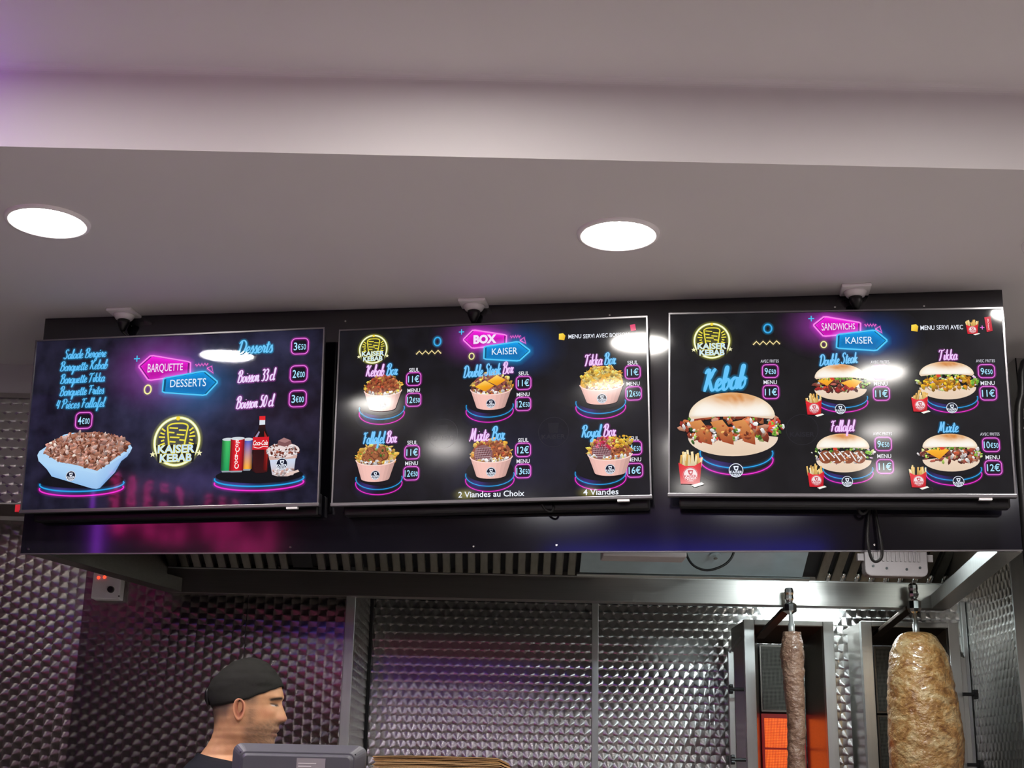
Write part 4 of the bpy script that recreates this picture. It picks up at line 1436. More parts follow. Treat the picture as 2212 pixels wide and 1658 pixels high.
class Art:
    """One printed element of a screen picture: flat coloured shapes stacked in thin layers."""

    def __init__(self, scr, depth=0.4):
        self.scr, self.d = scr, depth
        self.v, self.f, self.c = [], [], []
        self.gv, self.gf, self.gc = [], [], []

    def up(self, k=0.1):
        self.d += k
        return self

    def poly(self, pts, col, cols=None):
        n = len(self.v)
        self.v += [(p[0], p[1], self.d) for p in pts]
        self.c += cols if cols else [col] * len(pts)
        self.f.append(tuple(range(n, n + len(pts))))
        return self

    def mesh(self, vs_, fs, col):
        n = len(self.v)
        self.v += [(p[0], p[1], self.d) for p in vs_]
        self.c += [col] * len(vs_)
        self.f += [tuple(i + n for i in f) for f in fs]

    def ellipse(self, cx, cy, rx, ry, col, n=28, a0=0, a1=360):
        return self.poly([(cx + rx * math.cos(math.radians(a0 + (a1 - a0) * k / n)), cy + ry * math.sin(math.radians(a0 + (a1 - a0) * k / n))) for k in range(n + (0 if a1 - a0 == 360 else 1))], col)

    def ribbon(self, pts, w, col, closed=False, widths=None, glow=None, gw=0.0):
        P = [Vector((p[0], p[1])) for p in pts]
        n = len(P)
        L, Rr = [], []
        N = []
        for i in range(n):
            a = P[i - 1] if (closed or i > 0) else P[i]
            b = P[(i + 1) % n] if (closed or i < n - 1) else P[i]
            d = (b - a)
            d = d.normalized() if d.length > 1e-9 else Vector((1, 0))
            nn = Vector((-d.y, d.x))
            N.append(nn)
            k = (widths[i] if widths else w) / 2
            L.append(P[i] + nn * k)
            Rr.append(P[i] - nn * k)
        m = n if closed else n - 1
        base = len(self.v)
        self.v += [(p.x, p.y, self.d) for p in L] + [(p.x, p.y, self.d) for p in Rr]
        self.c += [col] * (2 * n)
        for i in range(m):
            j = (i + 1) % n
            self.f.append((base + i, base + j, base + n + j, base + n + i))
        if glow:
            b2 = len(self.gv)
            blk = (0, 0, 0, 1)
            for sgn in (1, -1):
                for i in range(n):
                    k = (widths[i] if widths else w) / 2
                    e = P[i] + N[i] * sgn * (k * 0.6)
                    q_ = P[i] + N[i] * sgn * (k + gw * 0.35)
                    o_ = P[i] + N[i] * sgn * (k + gw)
                    mid = tuple(x * 0.4 for x in glow[:3]) + (1,)
                    for (pp, cc) in ((e, glow), (q_, mid), (o_, blk)):
                        self.gv.append((pp.x, pp.y, self.d - 0.05))
                        self.gc.append(cc)
            for s_ in (0, 1):
                for i in range(m):
                    j = (i + 1) % n
                    for r_ in (0, 1):
                        o0, o1_ = b2 + s_ * 3 * n + 3 * i + r_, b2 + s_ * 3 * n + 3 * j + r_
                        self.gf.append((o0, o1_, o1_ + 1, o0 + 1))
        return self

    def blob(self, cx, cy, rx, ry, col, rings=8, n=36, depth=None):
        """Soft round light in the picture."""
        b = len(self.gv)
        d = self.d if depth is None else depth
        for i in range(rings + 1):
            t = i / rings
            k = max(0.0, math.exp(-(t * 2.0) ** 2) - math.exp(-4.0))
            for j in range(n):
                a = 2 * math.pi * j / n
                self.gv.append((min(max(cx + rx * t * math.cos(a), 6), TV_W - 6), min(max(cy + ry * t * math.sin(a), 6), TV_H - 12), d))
                self.gc.append((col[0] * k, col[1] * k, col[2] * k, 1))
        for i in range(rings):
            for j in range(n):
                self.gf.append((b + i * n + j, b + i * n + (j + 1) % n, b + (i + 1) * n + (j + 1) % n, b + (i + 1) * n + j))
        return self

    def text(self, s, cx, cy, w, h, col, bold=0.0, slope=0.0, shear=0.0, taper=0.0):
        """Upright lettering centred on (cx, cy), w wide, capitals h high."""
        vs_, fs = text_mesh(s, bold)
        xs = [p[0] for p in vs_]
        x0, x1 = min(xs), max(xs)
        kx, ky = w / (x1 - x0), h / 0.70
        out = []
        for p in vs_:
            u = (p[0] - x0) / (x1 - x0) - 0.5
            yy = (p[1] - 0.35) * ky * (1 - taper * (u + 0.5))
            out.append((cx + u * w + shear * yy, cy - yy + slope * u * w))
        self.mesh(out, fs, col)
        return self

    def finish(self, name, label=None):
        i = SCREENS.index(self.scr)
        obs = []
        if self.v:
            obs.append((name, self.v, self.f, self.c, 'screen_picture_%d' % i))
        if self.gv:
            obs.append((name + '_glow' if self.v else name, self.gv, self.gf, self.gc, 'screen_glow'))
        for nm, v, f, c, m in obs:
            mb = MB()
            mb.add([((x - TV_W / 2) / 1000, -d / 1000, (TV_H / 2 - y) / 1000) for x, y, d in v], f, c)
            o = mb.build(nm, m, self.scr, recalc=False)
            if label and nm == name: o['label'] = label
        return self


# ---- brush lettering: pen strokes on a grid, x-height 0.5, capitals 1.0
GLYPH = {
    'a': (.47, [[(.36, .40), (.24, .50), (.08, .36), (.05, .14), (.16, .0), (.30, .12), (.38, .46)], [(.40, .50), (.36, .18), (.40, .02), (.52, .10)]]),
    'b': (.44, [[(.02, .10), (.18, .55), (.24, .95), (.15, .98), (.10, .6), (.08, .10), (.20, .0), (.34, .16), (.34, .42), (.22, .46), (.14, .30)], [(.32, .40), (.46, .40)]]),
    'c': (.38, [[(.33, .40), (.24, .50), (.08, .36), (.06, .12), (.18, .0), (.42, .12)]]),
    'd': (.48, [[(.36, .40), (.24, .50), (.08, .36), (.05, .14), (.16, .0), (.30, .12), (.38, .46)], [(.46, 1.0), (.40, .60), (.37, .18), (.41, .02), (.54, .10)]]),
    'e': (.38, [[(.02, .16), (.20, .22), (.32, .38), (.22, .50), (.09, .36), (.07, .12), (.18, .0), (.42, .12)]]),
    'f': (.34, [[(.02, .10), (.20, .50), (.30, .92), (.22, 1.0), (.15, .70), (.12, .10), (.08, -.34), (.16, -.36), (.20, -.05), (.36, .12)]]),
    'g': (.46, [[(.36, .40), (.24, .50), (.08, .36), (.05, .16), (.16, .02), (.30, .14), (.38, .46)], [(.41, .50), (.36, .0), (.26, -.36), (.10, -.34), (.14, -.18), (.50, .12)]]),
    'i': (.24, [[(.02, .12), (.12, .50)], [(.13, .50), (.09, .16), (.13, .02), (.26, .12)], [(.15, .68), (.17, .74)]]),
    'k': (.46, [[(.15, 1.0), (.11, .5), (.07, .0)], [(.38, .52), (.24, .38), (.11, .26)], [(.17, .32), (.27, .10), (.36, .0), (.50, .10)]]),
    'l': (.26, [[(.02, .12), (.18, .55), (.24, .95), (.16, .98), (.11, .55), (.10, .10), (.16, .0), (.28, .12)]]),
    'n': (.48, [[(.04, .38), (.10, .50), (.09, .20), (.06, .0)], [(.08, .20), (.22, .48), (.32, .46), (.31, .16), (.36, .0), (.50, .12)]]),
    'o': (.40, [[(.22, .50), (.07, .36), (.06, .12), (.18, .0), (.32, .16), (.32, .40), (.20, .50)], [(.28, .44), (.42, .42)]]),
    'q': (.46, [[(.36, .40), (.24, .50), (.08, .36), (.05, .16), (.16, .02), (.30, .14), (.38, .46)], [(.41, .50), (.36, .0), (.31, -.42), (.42, -.28), (.50, .10)]]),
    'r': (.34, [[(.02, .12), (.10, .54), (.16, .46), (.30, .46)], [(.28, .46), (.22, .20), (.24, .02), (.37, .12)]]),
    's': (.32, [[(.02, .12), (.18, .54), (.22, .40), (.28, .18), (.20, .0), (.06, .04)], [(.22, .02), (.35, .12)]]),
    't': (.28, [[(.17, .84), (.12, .40), (.10, .10), (.17, .0), (.30, .12)], [(-.02, .58), (.34, .63)]]),
    'u': (.48, [[(.02, .12), (.10, .50)], [(.10, .50), (.07, .14), (.16, .0), (.28, .10), (.38, .50)], [(.39, .50), (.36, .14), (.40, .02), (.52, .12)]]),
    'x': (.42, [[(.04, .42), (.12, .50), (.20, .26), (.28, .02), (.44, .12)], [(.36, .50), (.20, .26), (.04, .0)]]),
    'y': (.46, [[(.02, .12), (.10, .50)], [(.10, .50), (.08, .18), (.18, .06), (.30, .18), (.38, .50)], [(.40, .50), (.34, .0), (.24, -.36), (.09, -.34), (.14, -.18), (.50, .12)]]),
    'S': (.56, [[(.52, .82), (.44, 1.0), (.24, .94), (.20, .72), (.36, .52), (.40, .24), (.26, .02), (.06, .06), (.06, .20)]]),
    'B': (.64, [[(.24, .98), (.20, .50), (.10, .0)], [(.02, .70), (.16, .96), (.40, 1.02), (.52, .86), (.44, .62), (.24, .54)], [(.26, .55), (.50, .50), (.56, .26), (.44, .04), (.22, .0), (.14, .10)]]),
    'K': (.66, [[(.26, 1.0), (.20, .50), (.10, .0)], [(.04, .78), (.12, .94), (.26, .98)], [(.58, .98), (.46, .84), (.34, .60), (.20, .48)], [(.28, .52), (.40, .26), (.52, .02), (.70, .12)]]),
    'T': (.58, [[(.34, .94), (.28, .50), (.18, .04), (.06, .04)], [(.02, .72), (.08, .92), (.28, .92), (.50, .90), (.64, 1.02)]]),
    'F': (.54, [[(.28, .94), (.22, .50), (.14, .0)], [(.04, .80), (.12, .96), (.30, .94), (.58, .98)], [(.08, .46), (.26, .52), (.46, .56)]]),
    'P': (.58, [[(.24, .98), (.20, .50), (.10, .0)], [(.02, .70), (.16, .96), (.40, 1.02), (.56, .84), (.48, .58), (.24, .48)]]),
    'D': (.66, [[(.24, .98), (.18, .50), (.10, .02)], [(.02, .74), (.18, .98), (.44, .98), (.62, .70), (.56, .28), (.36, .04), (.14, .0), (.04, .12)]]),
    'M': (.86, [[(.04, .02), (.14, .10), (.24, .55), (.30, .98)], [(.30, .98), (.32, .50), (.36, .12)], [(.36, .12), (.48, .60), (.60, .98)], [(.60, .98), (.60, .50), (.64, .06), (.74, .02), (.88, .12)]]),
    'R': (.64, [[(.24, .98), (.20, .50), (.10, .0)], [(.02, .70), (.16, .96), (.40, 1.02), (.54, .86), (.46, .62), (.24, .52)], [(.30, .52), (.42, .24), (.52, .02), (.68, .12)]]),
    '3': (.44, [[(.08, .84), (.22, .98), (.36, .84), (.30, .62), (.16, .54)], [(.18, .54), (.36, .46), (.38, .20), (.24, .0), (.06, .08)]]),
    '5': (.44, [[(.42, .96), (.18, .94), (.12, .56)], [(.12, .56), (.30, .58), (.38, .34), (.30, .08), (.14, .0), (.04, .10)]]),
    '0': (.46, [[(.26, .98), (.10, .70), (.08, .24), (.20, .0), (.36, .26), (.40, .72), (.26, .98)]]),
    '4': (.46, [[(.20, .98), (.12, .60), (.08, .40), (.24, .38), (.42, .42)], [(.40, .92), (.34, .50), (.28, .0)]]),
    ' ': (.22, []),
}


def brush(art, s, cx, cy, w, h, cols, slant=0.16, slope=0.0, weight=0.12, glow=None, gw=6.0, cut=None):
    """Brush lettering centred on (cx, cy). cols: one colour per word or a single colour."""
    words = s.split(' ')
    x, strokes, wi = 0.0, [], 0
    for ch in s:
        if ch == ' ':
            wi += 1
        base = 'e' if ch in 'èé' else ch
        adv, st_ = GLYPH[base]
        for k in st_:
            strokes.append((wi, [(x + a, b) for a, b in k]))
        if ch == 'è':
            strokes.append((wi, [(x + .14, .80), (x + .22, .66)]))
        x += adv * (0.98 if ch.islower() else 1.0)
    tot = x
    for wi, st_ in strokes:
        pts = catmull(st_, 5) if len(st_) > 2 else st_
        col = cols[min(wi, len(cols) - 1)]
        g = glow[min(wi, len(glow) - 1)] if glow else None
        out, wd = [], []
        n = len(pts)
        for i, (a, b) in enumerate(pts):
            a2 = a + slant * b - slant * 0.5
            u = a2 / tot - 0.5
            out.append((cx + u * w, cy - (b - 0.42) * h + slope * u * w))
            p, q_ = pts[max(i - 1, 0)], pts[min(i + 1, n - 1)]
            dx, dy = q_[0] - p[0], q_[1] - p[1]
            L = math.hypot(dx, dy) or 1
            down = max(0, -dy / L)
            endt = min(1, 0.55 + min(i, n - 1 - i) * 0.25)
            wd.append(h * weight * (0.74 + 0.46 * down) * endt)
        art.ribbon(out, 1, col, widths=wd, glow=g, gw=gw)
        art.d += 0.004


CY, PK, WH = rgb(120, 205, 255), rgb(255, 90, 225), rgb(240, 244, 255)
CYG, PKG = (0.0, 0.16, 0.30, 1), (0.30, 0.01, 0.26, 1)
PALE_PK, PALE_BL = rgb(240, 200, 250), rgb(120, 200, 255)
NEON_B, NEON_P, NEON_Y = rgb(40, 165, 235), rgb(245, 50, 210), rgb(240, 240, 120)


def rrect2(cx, cy, hw, hh, r, n=5):
    out = []
    for (ux, uy, a0) in ((cx + hw - r, cy + hh - r, 0), (cx - hw + r, cy + hh - r, 90), (cx - hw + r, cy - hh + r, 180), (cx + hw - r, cy - hh + r, 270)):
        for k in range(n + 1):
            a = math.radians(a0 + 90 * k / n)
            out.append((ux + r * math.cos(a), uy + r * math.sin(a)))
    return out


def price(scr, cx, cy, hw, hh, s, d=1.2):
    a = Art(scr, d)
    a.poly(rrect2(cx, cy, hw, hh, hh * 0.55), rgb(16, 14, 26))
    a.up(0.08)
    a.ribbon(rrect2(cx, cy, hw, hh, hh * 0.55), hh * 0.11, rgb(238, 120, 226), True, glow=PKG, gw=hh * 0.22)
    a.up(0.08)
    col = rgb(170, 226, 255)
    if s.endswith('€'):
        a.text(s, cx, cy, hw * 1.55, hh * 0.98, col, 0.012)
    else:
        big, small = s.split('€')
        wb = hw * (0.42 if len(big) == 1 else 0.72)
        ws_ = hw * 0.98
        x0 = cx - (wb + ws_) / 2 - hw * 0.02
        a.text(big, x0 + wb / 2, cy, wb, hh * 0.98, col, 0.012)
        a.text('€' + small, x0 + wb + hw * 0.05 + ws_ / 2, cy + hh * 0.10, ws_, hh * 0.70, col, 0.010)
    a.finish('price_tag')


def caption(scr, cx, cy, w, h, s, col=None, bold=0.012, d=1.2, slope=0.0):
    a = Art(scr, d)
    a.text(s, cx, cy, w, h, col or rgb(232, 232, 240), bold, slope)
    a.finish('caption')


def neon_logo(scr, cx, cy, r, d=0.8):
    """Round neon emblem: ring, kebab on its spit, two lines of lettering."""
    a = Art(scr, d)
    a.blob(cx, cy, r * 1.5, r * 1.5, (0.06, 0.06, 0.02), depth=d - 0.1)
    circ = [(cx + r * 0.93 * math.cos(math.radians(k * 8)), cy + r * 0.96 * math.sin(math.radians(k * 8))) for k in range(45)]
    a.ribbon(circ, r * 0.105, rgb(238, 240, 150), True, glow=(0.22, 0.22, 0.03, 1), gw=r * 0.12)
    a.up(0.05)
    a.ribbon(circ, r * 0.05, rgb(250, 252, 235), True)
    a.up(0.05)
    Y = rgb(238, 224, 70)
    GL = (0.12, 0.11, 0.0, 1)
    # kebab body
    a.ribbon(catmull([(cx - .42 * r, cy - .62 * r), (cx - .22 * r, cy - .72 * r), (cx + .22 * r, cy - .72 * r), (cx + .42 * r, cy - .62 * r), (cx + .40 * r, cy - .4 * r), (cx + .36 * r, cy - .1 * r), (cx + .32 * r, cy + .16 * r)], 5), r * .06, Y, glow=GL, gw=r * .05)
    a.ribbon([(cx - .42 * r, cy - .62 * r), (cx - .40 * r, cy - .4 * r), (cx - .36 * r, cy - .1 * r), (cx - .32 * r, cy + .16 * r)], r * .06, Y, glow=GL, gw=r * .05)
    a.up(0.02)
    for (x0, x1, y) in ((-.34, .02, -.56), (.06, .36, -.46), (-.36, -.12, -.38), (-.02, .3, -.28), (-.3, .1, -.18), (.1, .32, -.06), (-.3, -.05, 0.0)):
        a.ribbon([(cx + x0 * r, cy + y * r), (cx + x1 * r, cy + (y + .03) * r)], r * .06, Y)
        a.up(0.01)
    for sg in (-1, 1):
        for k in range(5):
            yy = cy + (-.42 + .12 * k) * r
            a.ribbon([(cx + sg * (.50 + .03 * (k % 2)) * r, yy), (cx + sg * (.66 + .05 * (k % 3)) * r, yy - (.12 - .05 * k) * r)], r * .065, Y)
            a.up(0.01)
    a.ellipse(cx, cy - .93 * r, r * .085, r * .085, rgb(250, 220, 60))
    a.up(0.05)
    # dark field behind the lettering, then the two lines
    a.poly([(cx - .86 * r, cy + .14 * r), (cx + .86 * r, cy + .14 * r), (cx + .74 * r, cy + .84 * r), (cx - .74 * r, cy + .84 * r)], rgb(26, 26, 30))
    a.up(0.06)
    for (s, yy, w) in (('KAISER', .30, 1.56), ('KEBAB', .66, 1.34)):
        a.text(s, cx, cy + yy * r, w * r, .31 * r, rgb(244, 236, 120), 0.055)
        a.up(0.06)
        a.text(s, cx, cy + yy * r, w * r * 0.985, .30 * r, rgb(196, 226, 252), 0.022)
        a.up(0.06)
    for sg in (-1, 1):
        star = []
        for k in range(10):
            q_ = (.13 if k % 2 == 0 else .055) * r
            an = math.radians(-90 + 36 * k)
            star.append((cx + sg * .97 * r + q_ * math.cos(an), cy + .50 * r + q_ * math.sin(an)))
        a.poly(star, rgb(244, 240, 190))
        a.up(0.03)
    a.finish('emblem')


def badge(a, cx, cy, r, ground=(18, 24, 44), ink=(232, 238, 250)):
    """Small round printed emblem."""
    a.up(0.06)
    a.ellipse(cx, cy, r, r, rgb(*ground))
    a.up(0.06)
    a.ribbon([(cx + r * .93 * math.cos(math.radians(k * 12)), cy + r * .93 * math.sin(math.radians(k * 12))) for k in range(30)], r * .10, rgb(*ink), True)
    a.up(0.06)
    a.poly([(cx - .36 * r, cy - .6 * r), (cx + .36 * r, cy - .62 * r), (cx + .26 * r, cy - .05 * r), (cx + .05 * r, cy + .05 * r), (cx - .22 * r, cy - .05 * r)], rgb(*ink))
    a.up(0.06)
    a.poly([(cx - .12 * r, cy - .42 * r), (cx + .22 * r, cy - .45 * r), (cx + .12 * r, cy - .14 * r), (cx - .1 * r, cy - .16 * r)], rgb(*ground))
    a.up(0.06)
    a.text('KAISER', cx, cy + .24 * r, 1.66 * r, .36 * r, rgb(*ink), 0.03)
    a.up(0.06)
    a.text('KEBAB', cx, cy + .66 * r, 1.20 * r, .32 * r, rgb(*ink), 0.03)


def arrow_sign(scr, mag, blu, t1, c1, w1, h1, t2, c2, w2, h2, bold1=0.0):
    """Magenta and blue neon arrows with their words."""
    a = Art(scr, 0.7)
    def grow(poly, k):
        cx = sum(p[0] for p in poly) / len(poly)
        cy = sum(p[1] for p in poly) / len(poly)
        return [(cx + (x - cx) * k, cy + (y - cy) * k) for x, y in poly]
    for (poly, edge, fill0, fill1, gl) in ((mag, rgb(250, 130, 235), rgb(226, 20, 200), rgb(176, 6, 150), (0.28, 0.01, 0.26, 1)), (blu, rgb(80, 200, 250), rgb(10, 138, 214), rgb(4, 92, 160), (0.0, 0.13, 0.26, 1))):
        inner = grow(poly, 0.90)
        ys = [p[1] for p in inner]
        lo, hi = min(ys), max(ys)
        a.poly(poly, rgb(30, 10, 44) if edge[0] > 0.5 else rgb(6, 24, 52))
        a.up(0.06)
        a.poly(inner, None, [tuple(p_ + (q_ - p_) * ((y - lo) / (hi - lo)) for p_, q_ in zip(fill0, fill1)) for x, y in inner])
        a.up(0.06)
        pts = []
        n = len(poly)
        for i in range(n):
            p, q_ = Vector(poly[i]), Vector(poly[(i + 1) % n])
            for k in range(6):
                t = 0.06 + 0.88 * k / 5
                pts.append(tuple(p.lerp(q_, t)))
        a.ribbon(pts, 4.6, edge, True, glow=gl, gw=16)
        a.up(0.08)
    a.text(t1, c1[0], c1[1], w1, h1, rgb(244, 226, 250), bold1 + 0.006, taper=0.22 if not bold1 else 0.0)
    a.up(0.05)
    a.text(t2, c2[0], c2[1], w2, h2, rgb(226, 240, 252), 0.004, taper=-0.10)
    a.finish('arrow_sign')


def mark(scr, name, pts, w, col, gl, closed=False):
    Art(scr, 0.9).ribbon(pts, w, col, closed, glow=gl, gw=6).finish(name)


def ring_pts(rx, ry, r1, r2):
    return [(rx + r1 * math.cos(math.radians(i * 12)), ry + r2 * math.sin(math.radians(i * 12))) for i in range(30)]


def zig_pts(zx0, zy0, zx1, zy1, h):
    return [(zx0 + (zx1 - zx0) * i / 8, zy0 + (zy1 - zy0) * i / 8 + (h if i % 2 else -h)) for i in range(9)]


def doodles(scr, plus, zig, tri, ring, k=1.0):
    px, py = plus
    b, c = 10 * k, 1.8 * k
    Art(scr, 0.9).poly([(px - b, py - c), (px - c, py - c), (px - c, py - b), (px + c, py - b), (px + c, py - c), (px + b, py - c), (px + b, py + c), (px + c, py + c), (px + c, py + b), (px - c, py + b), (px - c, py + c), (px - b, py + c)], rgb(70, 190, 240)).finish('plus_mark')
    mark(scr, 'zigzag_mark', zig_pts(*zig, 3.4), 2.6, rgb(248, 110, 200), PKG)
    mark(scr, 'triangle_mark', tri + [tri[0]], 2.6, rgb(248, 110, 200), PKG)
    mark(scr, 'ring_mark', ring_pts(*ring), ring[2] * 0.42, rgb(246, 240, 160), (0.12, 0.11, 0.03, 1), True)


def big_doodles(scr, ring, zig):
    mark(scr, 'ring_mark', ring_pts(*ring), ring[2] * 0.36, rgb(60, 170, 235), CYG, True)
    mark(scr, 'zigzag_mark', zig_pts(*zig, -5.2), 3.4, rgb(248, 226, 160), (0.10, 0.08, 0.03, 1))


def podium(scr, cx, cy, rx, ry, gap, d=0.8, full=False):
    """Round black stand with a blue and a magenta neon line round its foot."""
    a = Art(scr, d)
    a.blob(cx - rx * 0.5, cy + gap * 2.2, rx * 0.7, ry * 1.2, (0.03, 0.015, 0.14), depth=d - 0.1)
    a.ellipse(cx, cy, rx * 0.98, ry, rgb(14, 14, 20))
    a.up(0.05)
    for (k, col, gl) in ((0.75, NEON_B, (0.0, 0.08, 0.2, 1)), (1.75, NEON_P, (0.2, 0.0, 0.16, 1))):
        pts = [(cx + rx * math.cos(math.radians(x)), cy + gap * k + ry * math.sin(math.radians(x)) * (1.0 if x > 0 else 0.6)) for x in range(-14, 196, 7)]
        a.ribbon(pts, rx * 0.028, col, glow=gl, gw=rx * 0.05)
        a.up(0.05)
    a.finish('podium')


random.seed(21)


def flakes(a, region, n, pal, s0, s1, aspect=2.4, dz=0.012):
    """Overlapping scraps filling a closed outline."""
    xs, ys = [p[0] for p in region], [p[1] for p in region]
    def inside(x, y):
        c = False
        j = len(region) - 1
        for i in range(len(region)):
            xi, yi = region[i]
            xj, yj = region[j]
            if (yi > y) != (yj > y) and x < (xj - xi) * (y - yi) / (yj - yi) + xi:
                c = not c
            j = i
        return c
    k = 0
    tries = 0
    while k < n and tries < n * 12:
        tries += 1
        x, y = random.uniform(min(xs), max(xs)), random.uniform(min(ys), max(ys))
        if not inside(x, y):
            continue
        k += 1
        L = random.uniform(s0, s1)
        w = L / random.uniform(1.2, aspect)
        an = random.uniform(0, math.pi)
        base = random.choice(pal)
        br = random.uniform(0.72, 1.18)
        hi = rgb(*[min(255, c * br * 1.12) for c in base])
        lo = rgb(*[min(255, c * br * 0.72) for c in base])
        pts, cs = [], []
        m = 6
        for i in range(m):
            t = 2 * math.pi * i / m
            rr = random.uniform(0.75, 1.1)
            ux, uy = math.cos(t) * L / 2 * rr, math.sin(t) * w / 2 * rr
            pts.append((x + ux * math.cos(an) - uy * math.sin(an), y + ux * math.sin(an) + uy * math.cos(an)))
            cs.append(hi if pts[-1][1] < y else lo)
        a.d += dz
        a.poly(pts, None, cs)


def arc_pts(cx, cy, rx, ry, a0, a1, n=16):
    return [(cx + rx * math.cos(math.radians(a0 + (a1 - a0) * k / n)), cy + ry * math.sin(math.radians(a0 + (a1 - a0) * k / n))) for k in range(n + 1)]


MEAT = [(150, 74, 44), (176, 92, 54), (124, 56, 34), (196, 120, 76), (160, 66, 44)]
FRIES = [(240, 190, 80), (228, 168, 60), (250, 214, 120), (214, 146, 50)]
SALAD = [(110, 160, 50), (70, 120, 40), (170, 200, 90)]
WHITE_S = [(244, 240, 236), (226, 220, 220)]
RED_S = [(190, 40, 40), (220, 70, 50)]


def bowl(scr, cx, rim, rx, bot, top, kind):
    a = Art(scr, 1.3)
    ry = rx * 0.30
    H = rim - top
    # topping heap
    heap = arc_pts(cx, rim, rx * 0.97, rim - top, 180, 360, 20) + arc_pts(cx, rim, rx * 0.97, ry * 1.1, 0, 180, 14)
    ground = {'kebab': (150, 84, 50), 'steak': (150, 80, 70), 'tikka': (226, 170, 60), 'fallafel': (214, 170, 110), 'mixte': (150, 84, 60), 'royal': (160, 90, 60)}[kind]
    a.poly(heap, rgb(*ground))
    edge = arc_pts(cx, rim, rx * 1.06, H * 1.04, 184, 356, 20) + arc_pts(cx, rim, rx * .86, H * .82, 356, 184, 20)
    flakes(a, edge, 30, FRIES, rx * .18, rx * .36, 4.0)
    flakes(a, heap, 22, FRIES, rx * .16, rx * .32, 3.2)
    core = arc_pts(cx, rim - H * .05, rx * 0.90, H * .93, 180, 360, 16) + arc_pts(cx, rim - H * .05, rx * .88, ry * .9, 0, 180, 10)
    if kind == 'kebab':
        flakes(a, core, 150, MEAT, rx * .12, rx * .24)
    elif kind == 'tikka':
        flakes(a, core, 120, [(238, 196, 90), (226, 170, 50), (250, 224, 140)], rx * .14, rx * .30, 3)
    elif kind == 'steak':
        flakes(a, core, 80, [(120, 70, 66), (150, 92, 84), (176, 130, 120), (96, 52, 46)], rx * .12, rx * .24)
        a.up(.1)
        for (dx, dy, sc) in ((-.28, -.18, 1.0), (.30, -.50, .95)):
            x0, y0 = cx + dx * rx, rim + dy * H
            a.poly([(x0 - .50 * rx * sc, y0 + .02 * H), (x0 - .02 * rx, y0 - .36 * H * sc), (x0 + .44 * rx * sc, y0 - .02 * H), (x0 + .0 * rx, y0 + .34 * H * sc)], None, [rgb(250, 186, 40), rgb(255, 214, 110), rgb(240, 160, 24), rgb(228, 140, 20)])
            a.up(.1)
    elif kind == 'fallafel':
        flakes(a, core, 50, SALAD + WHITE_S + FRIES, rx * .12, rx * .22)
        for (dx, dy) in ((-.02, -.68), (-.30, -.50), (.28, -.55), (-.48, -.14), (-.06, -.26), (.40, -.22), (-.28, .10), (.18, .14)):
            x0, y0, r0 = cx + dx * rx, rim + dy * H, rx * .24
            a.up(.05)
            a.ellipse(x0, y0, r0, r0, rgb(112, 62, 36), 18)
            a.up(.03)
            a.ellipse(x0 - r0 * .1, y0 - r0 * .14, r0 * .80, r0 * .78, rgb(160, 96, 58), 16)
            flakes(a, arc_pts(x0 - r0 * .1, y0 - r0 * .1, r0 * .7, r0 * .7, 0, 345, 12), 7, [(190, 126, 80), (132, 74, 44)], r0 * .3, r0 * .5, 2, .006)
        flakes(a, core, 14, SALAD, rx * .1, rx * .18)
    else:
        right = [p for p in core]
        flakes(a, right, 120, MEAT + [(206, 120, 70)], rx * .12, rx * .24)
        x0, y0 = cx - rx * .38, rim - H * .16
        a.up(.1)
        a.poly(arc_pts(x0, y0, rx * .44, H * .52, 0, 345, 18), rgb(136, 92, 96))
        for k in range(6):
            a.up(.03)
            a.ribbon([(x0 - rx * .34 + k * rx * .11, y0 + H * .34 - k * H * .04), (x0 - rx * .22 + k * rx * .12, y0 - H * .38 + k * H * .03)], rx * .025, rgb(70, 40, 46))
            a.up(.02)
            a.ribbon([(x0 - rx * .38, y0 - H * .3 + k * H * .12), (x0 + rx * .36, y0 - H * .36 + k * H * .13)], rx * .02, rgb(196, 170, 178))
        if kind == 'royal':
            a.up(.05)
            flakes(a, arc_pts(cx - rx * .22, rim - H * .66, rx * .5, H * .36, 0, 345, 16), 60, [(226, 50, 90), (200, 30, 70), (244, 110, 140)], rx * .1, rx * .24, 4)
            flakes(a, arc_pts(cx + rx * .46, rim - H * .70, rx * .56, H * .40, 0, 345, 16), 60, [(236, 190, 60), (220, 164, 40), (250, 220, 120)], rx * .12, rx * .28, 4)
    # sauce and potatoes along the front edge
    front = arc_pts(cx, rim - H * .02, rx * 0.93, ry * 1.0, 5, 175, 16) + arc_pts(cx, rim - H * .02, rx * .9, ry * .45, 175, 5, 12)
    flakes(a, front, 16, WHITE_S, rx * .16, rx * .30, 2.2)
    flakes(a, front, 12, FRIES + MEAT[:2], rx * .10, rx * .2, 2)
    a.up(.2)
    # the paper bowl in front
    n = 12
    up = arc_pts(cx, rim, rx, ry, 180, 0, n)
    lo = arc_pts(cx, bot - ry * .55, rx * .70, ry * .55, 180, 0, n)
    for i in range(n):
        t = (i + .5) / n
        k = 0.80 + 0.20 * math.sin(math.pi * min(1, t * 1.15 + .05))
        c = rgb(246 * k, 194 * k, 184 * k)
        a.poly([up[i], up[i + 1], lo[i + 1], lo[i]], c)
    a.up(.06)
    a.ribbon(up, rx * .05, rgb(250, 214, 204))
    badge(a, cx, bot - (bot - rim) * .30, rx * .23, (22, 26, 48))
    a.finish('bowl_picture')


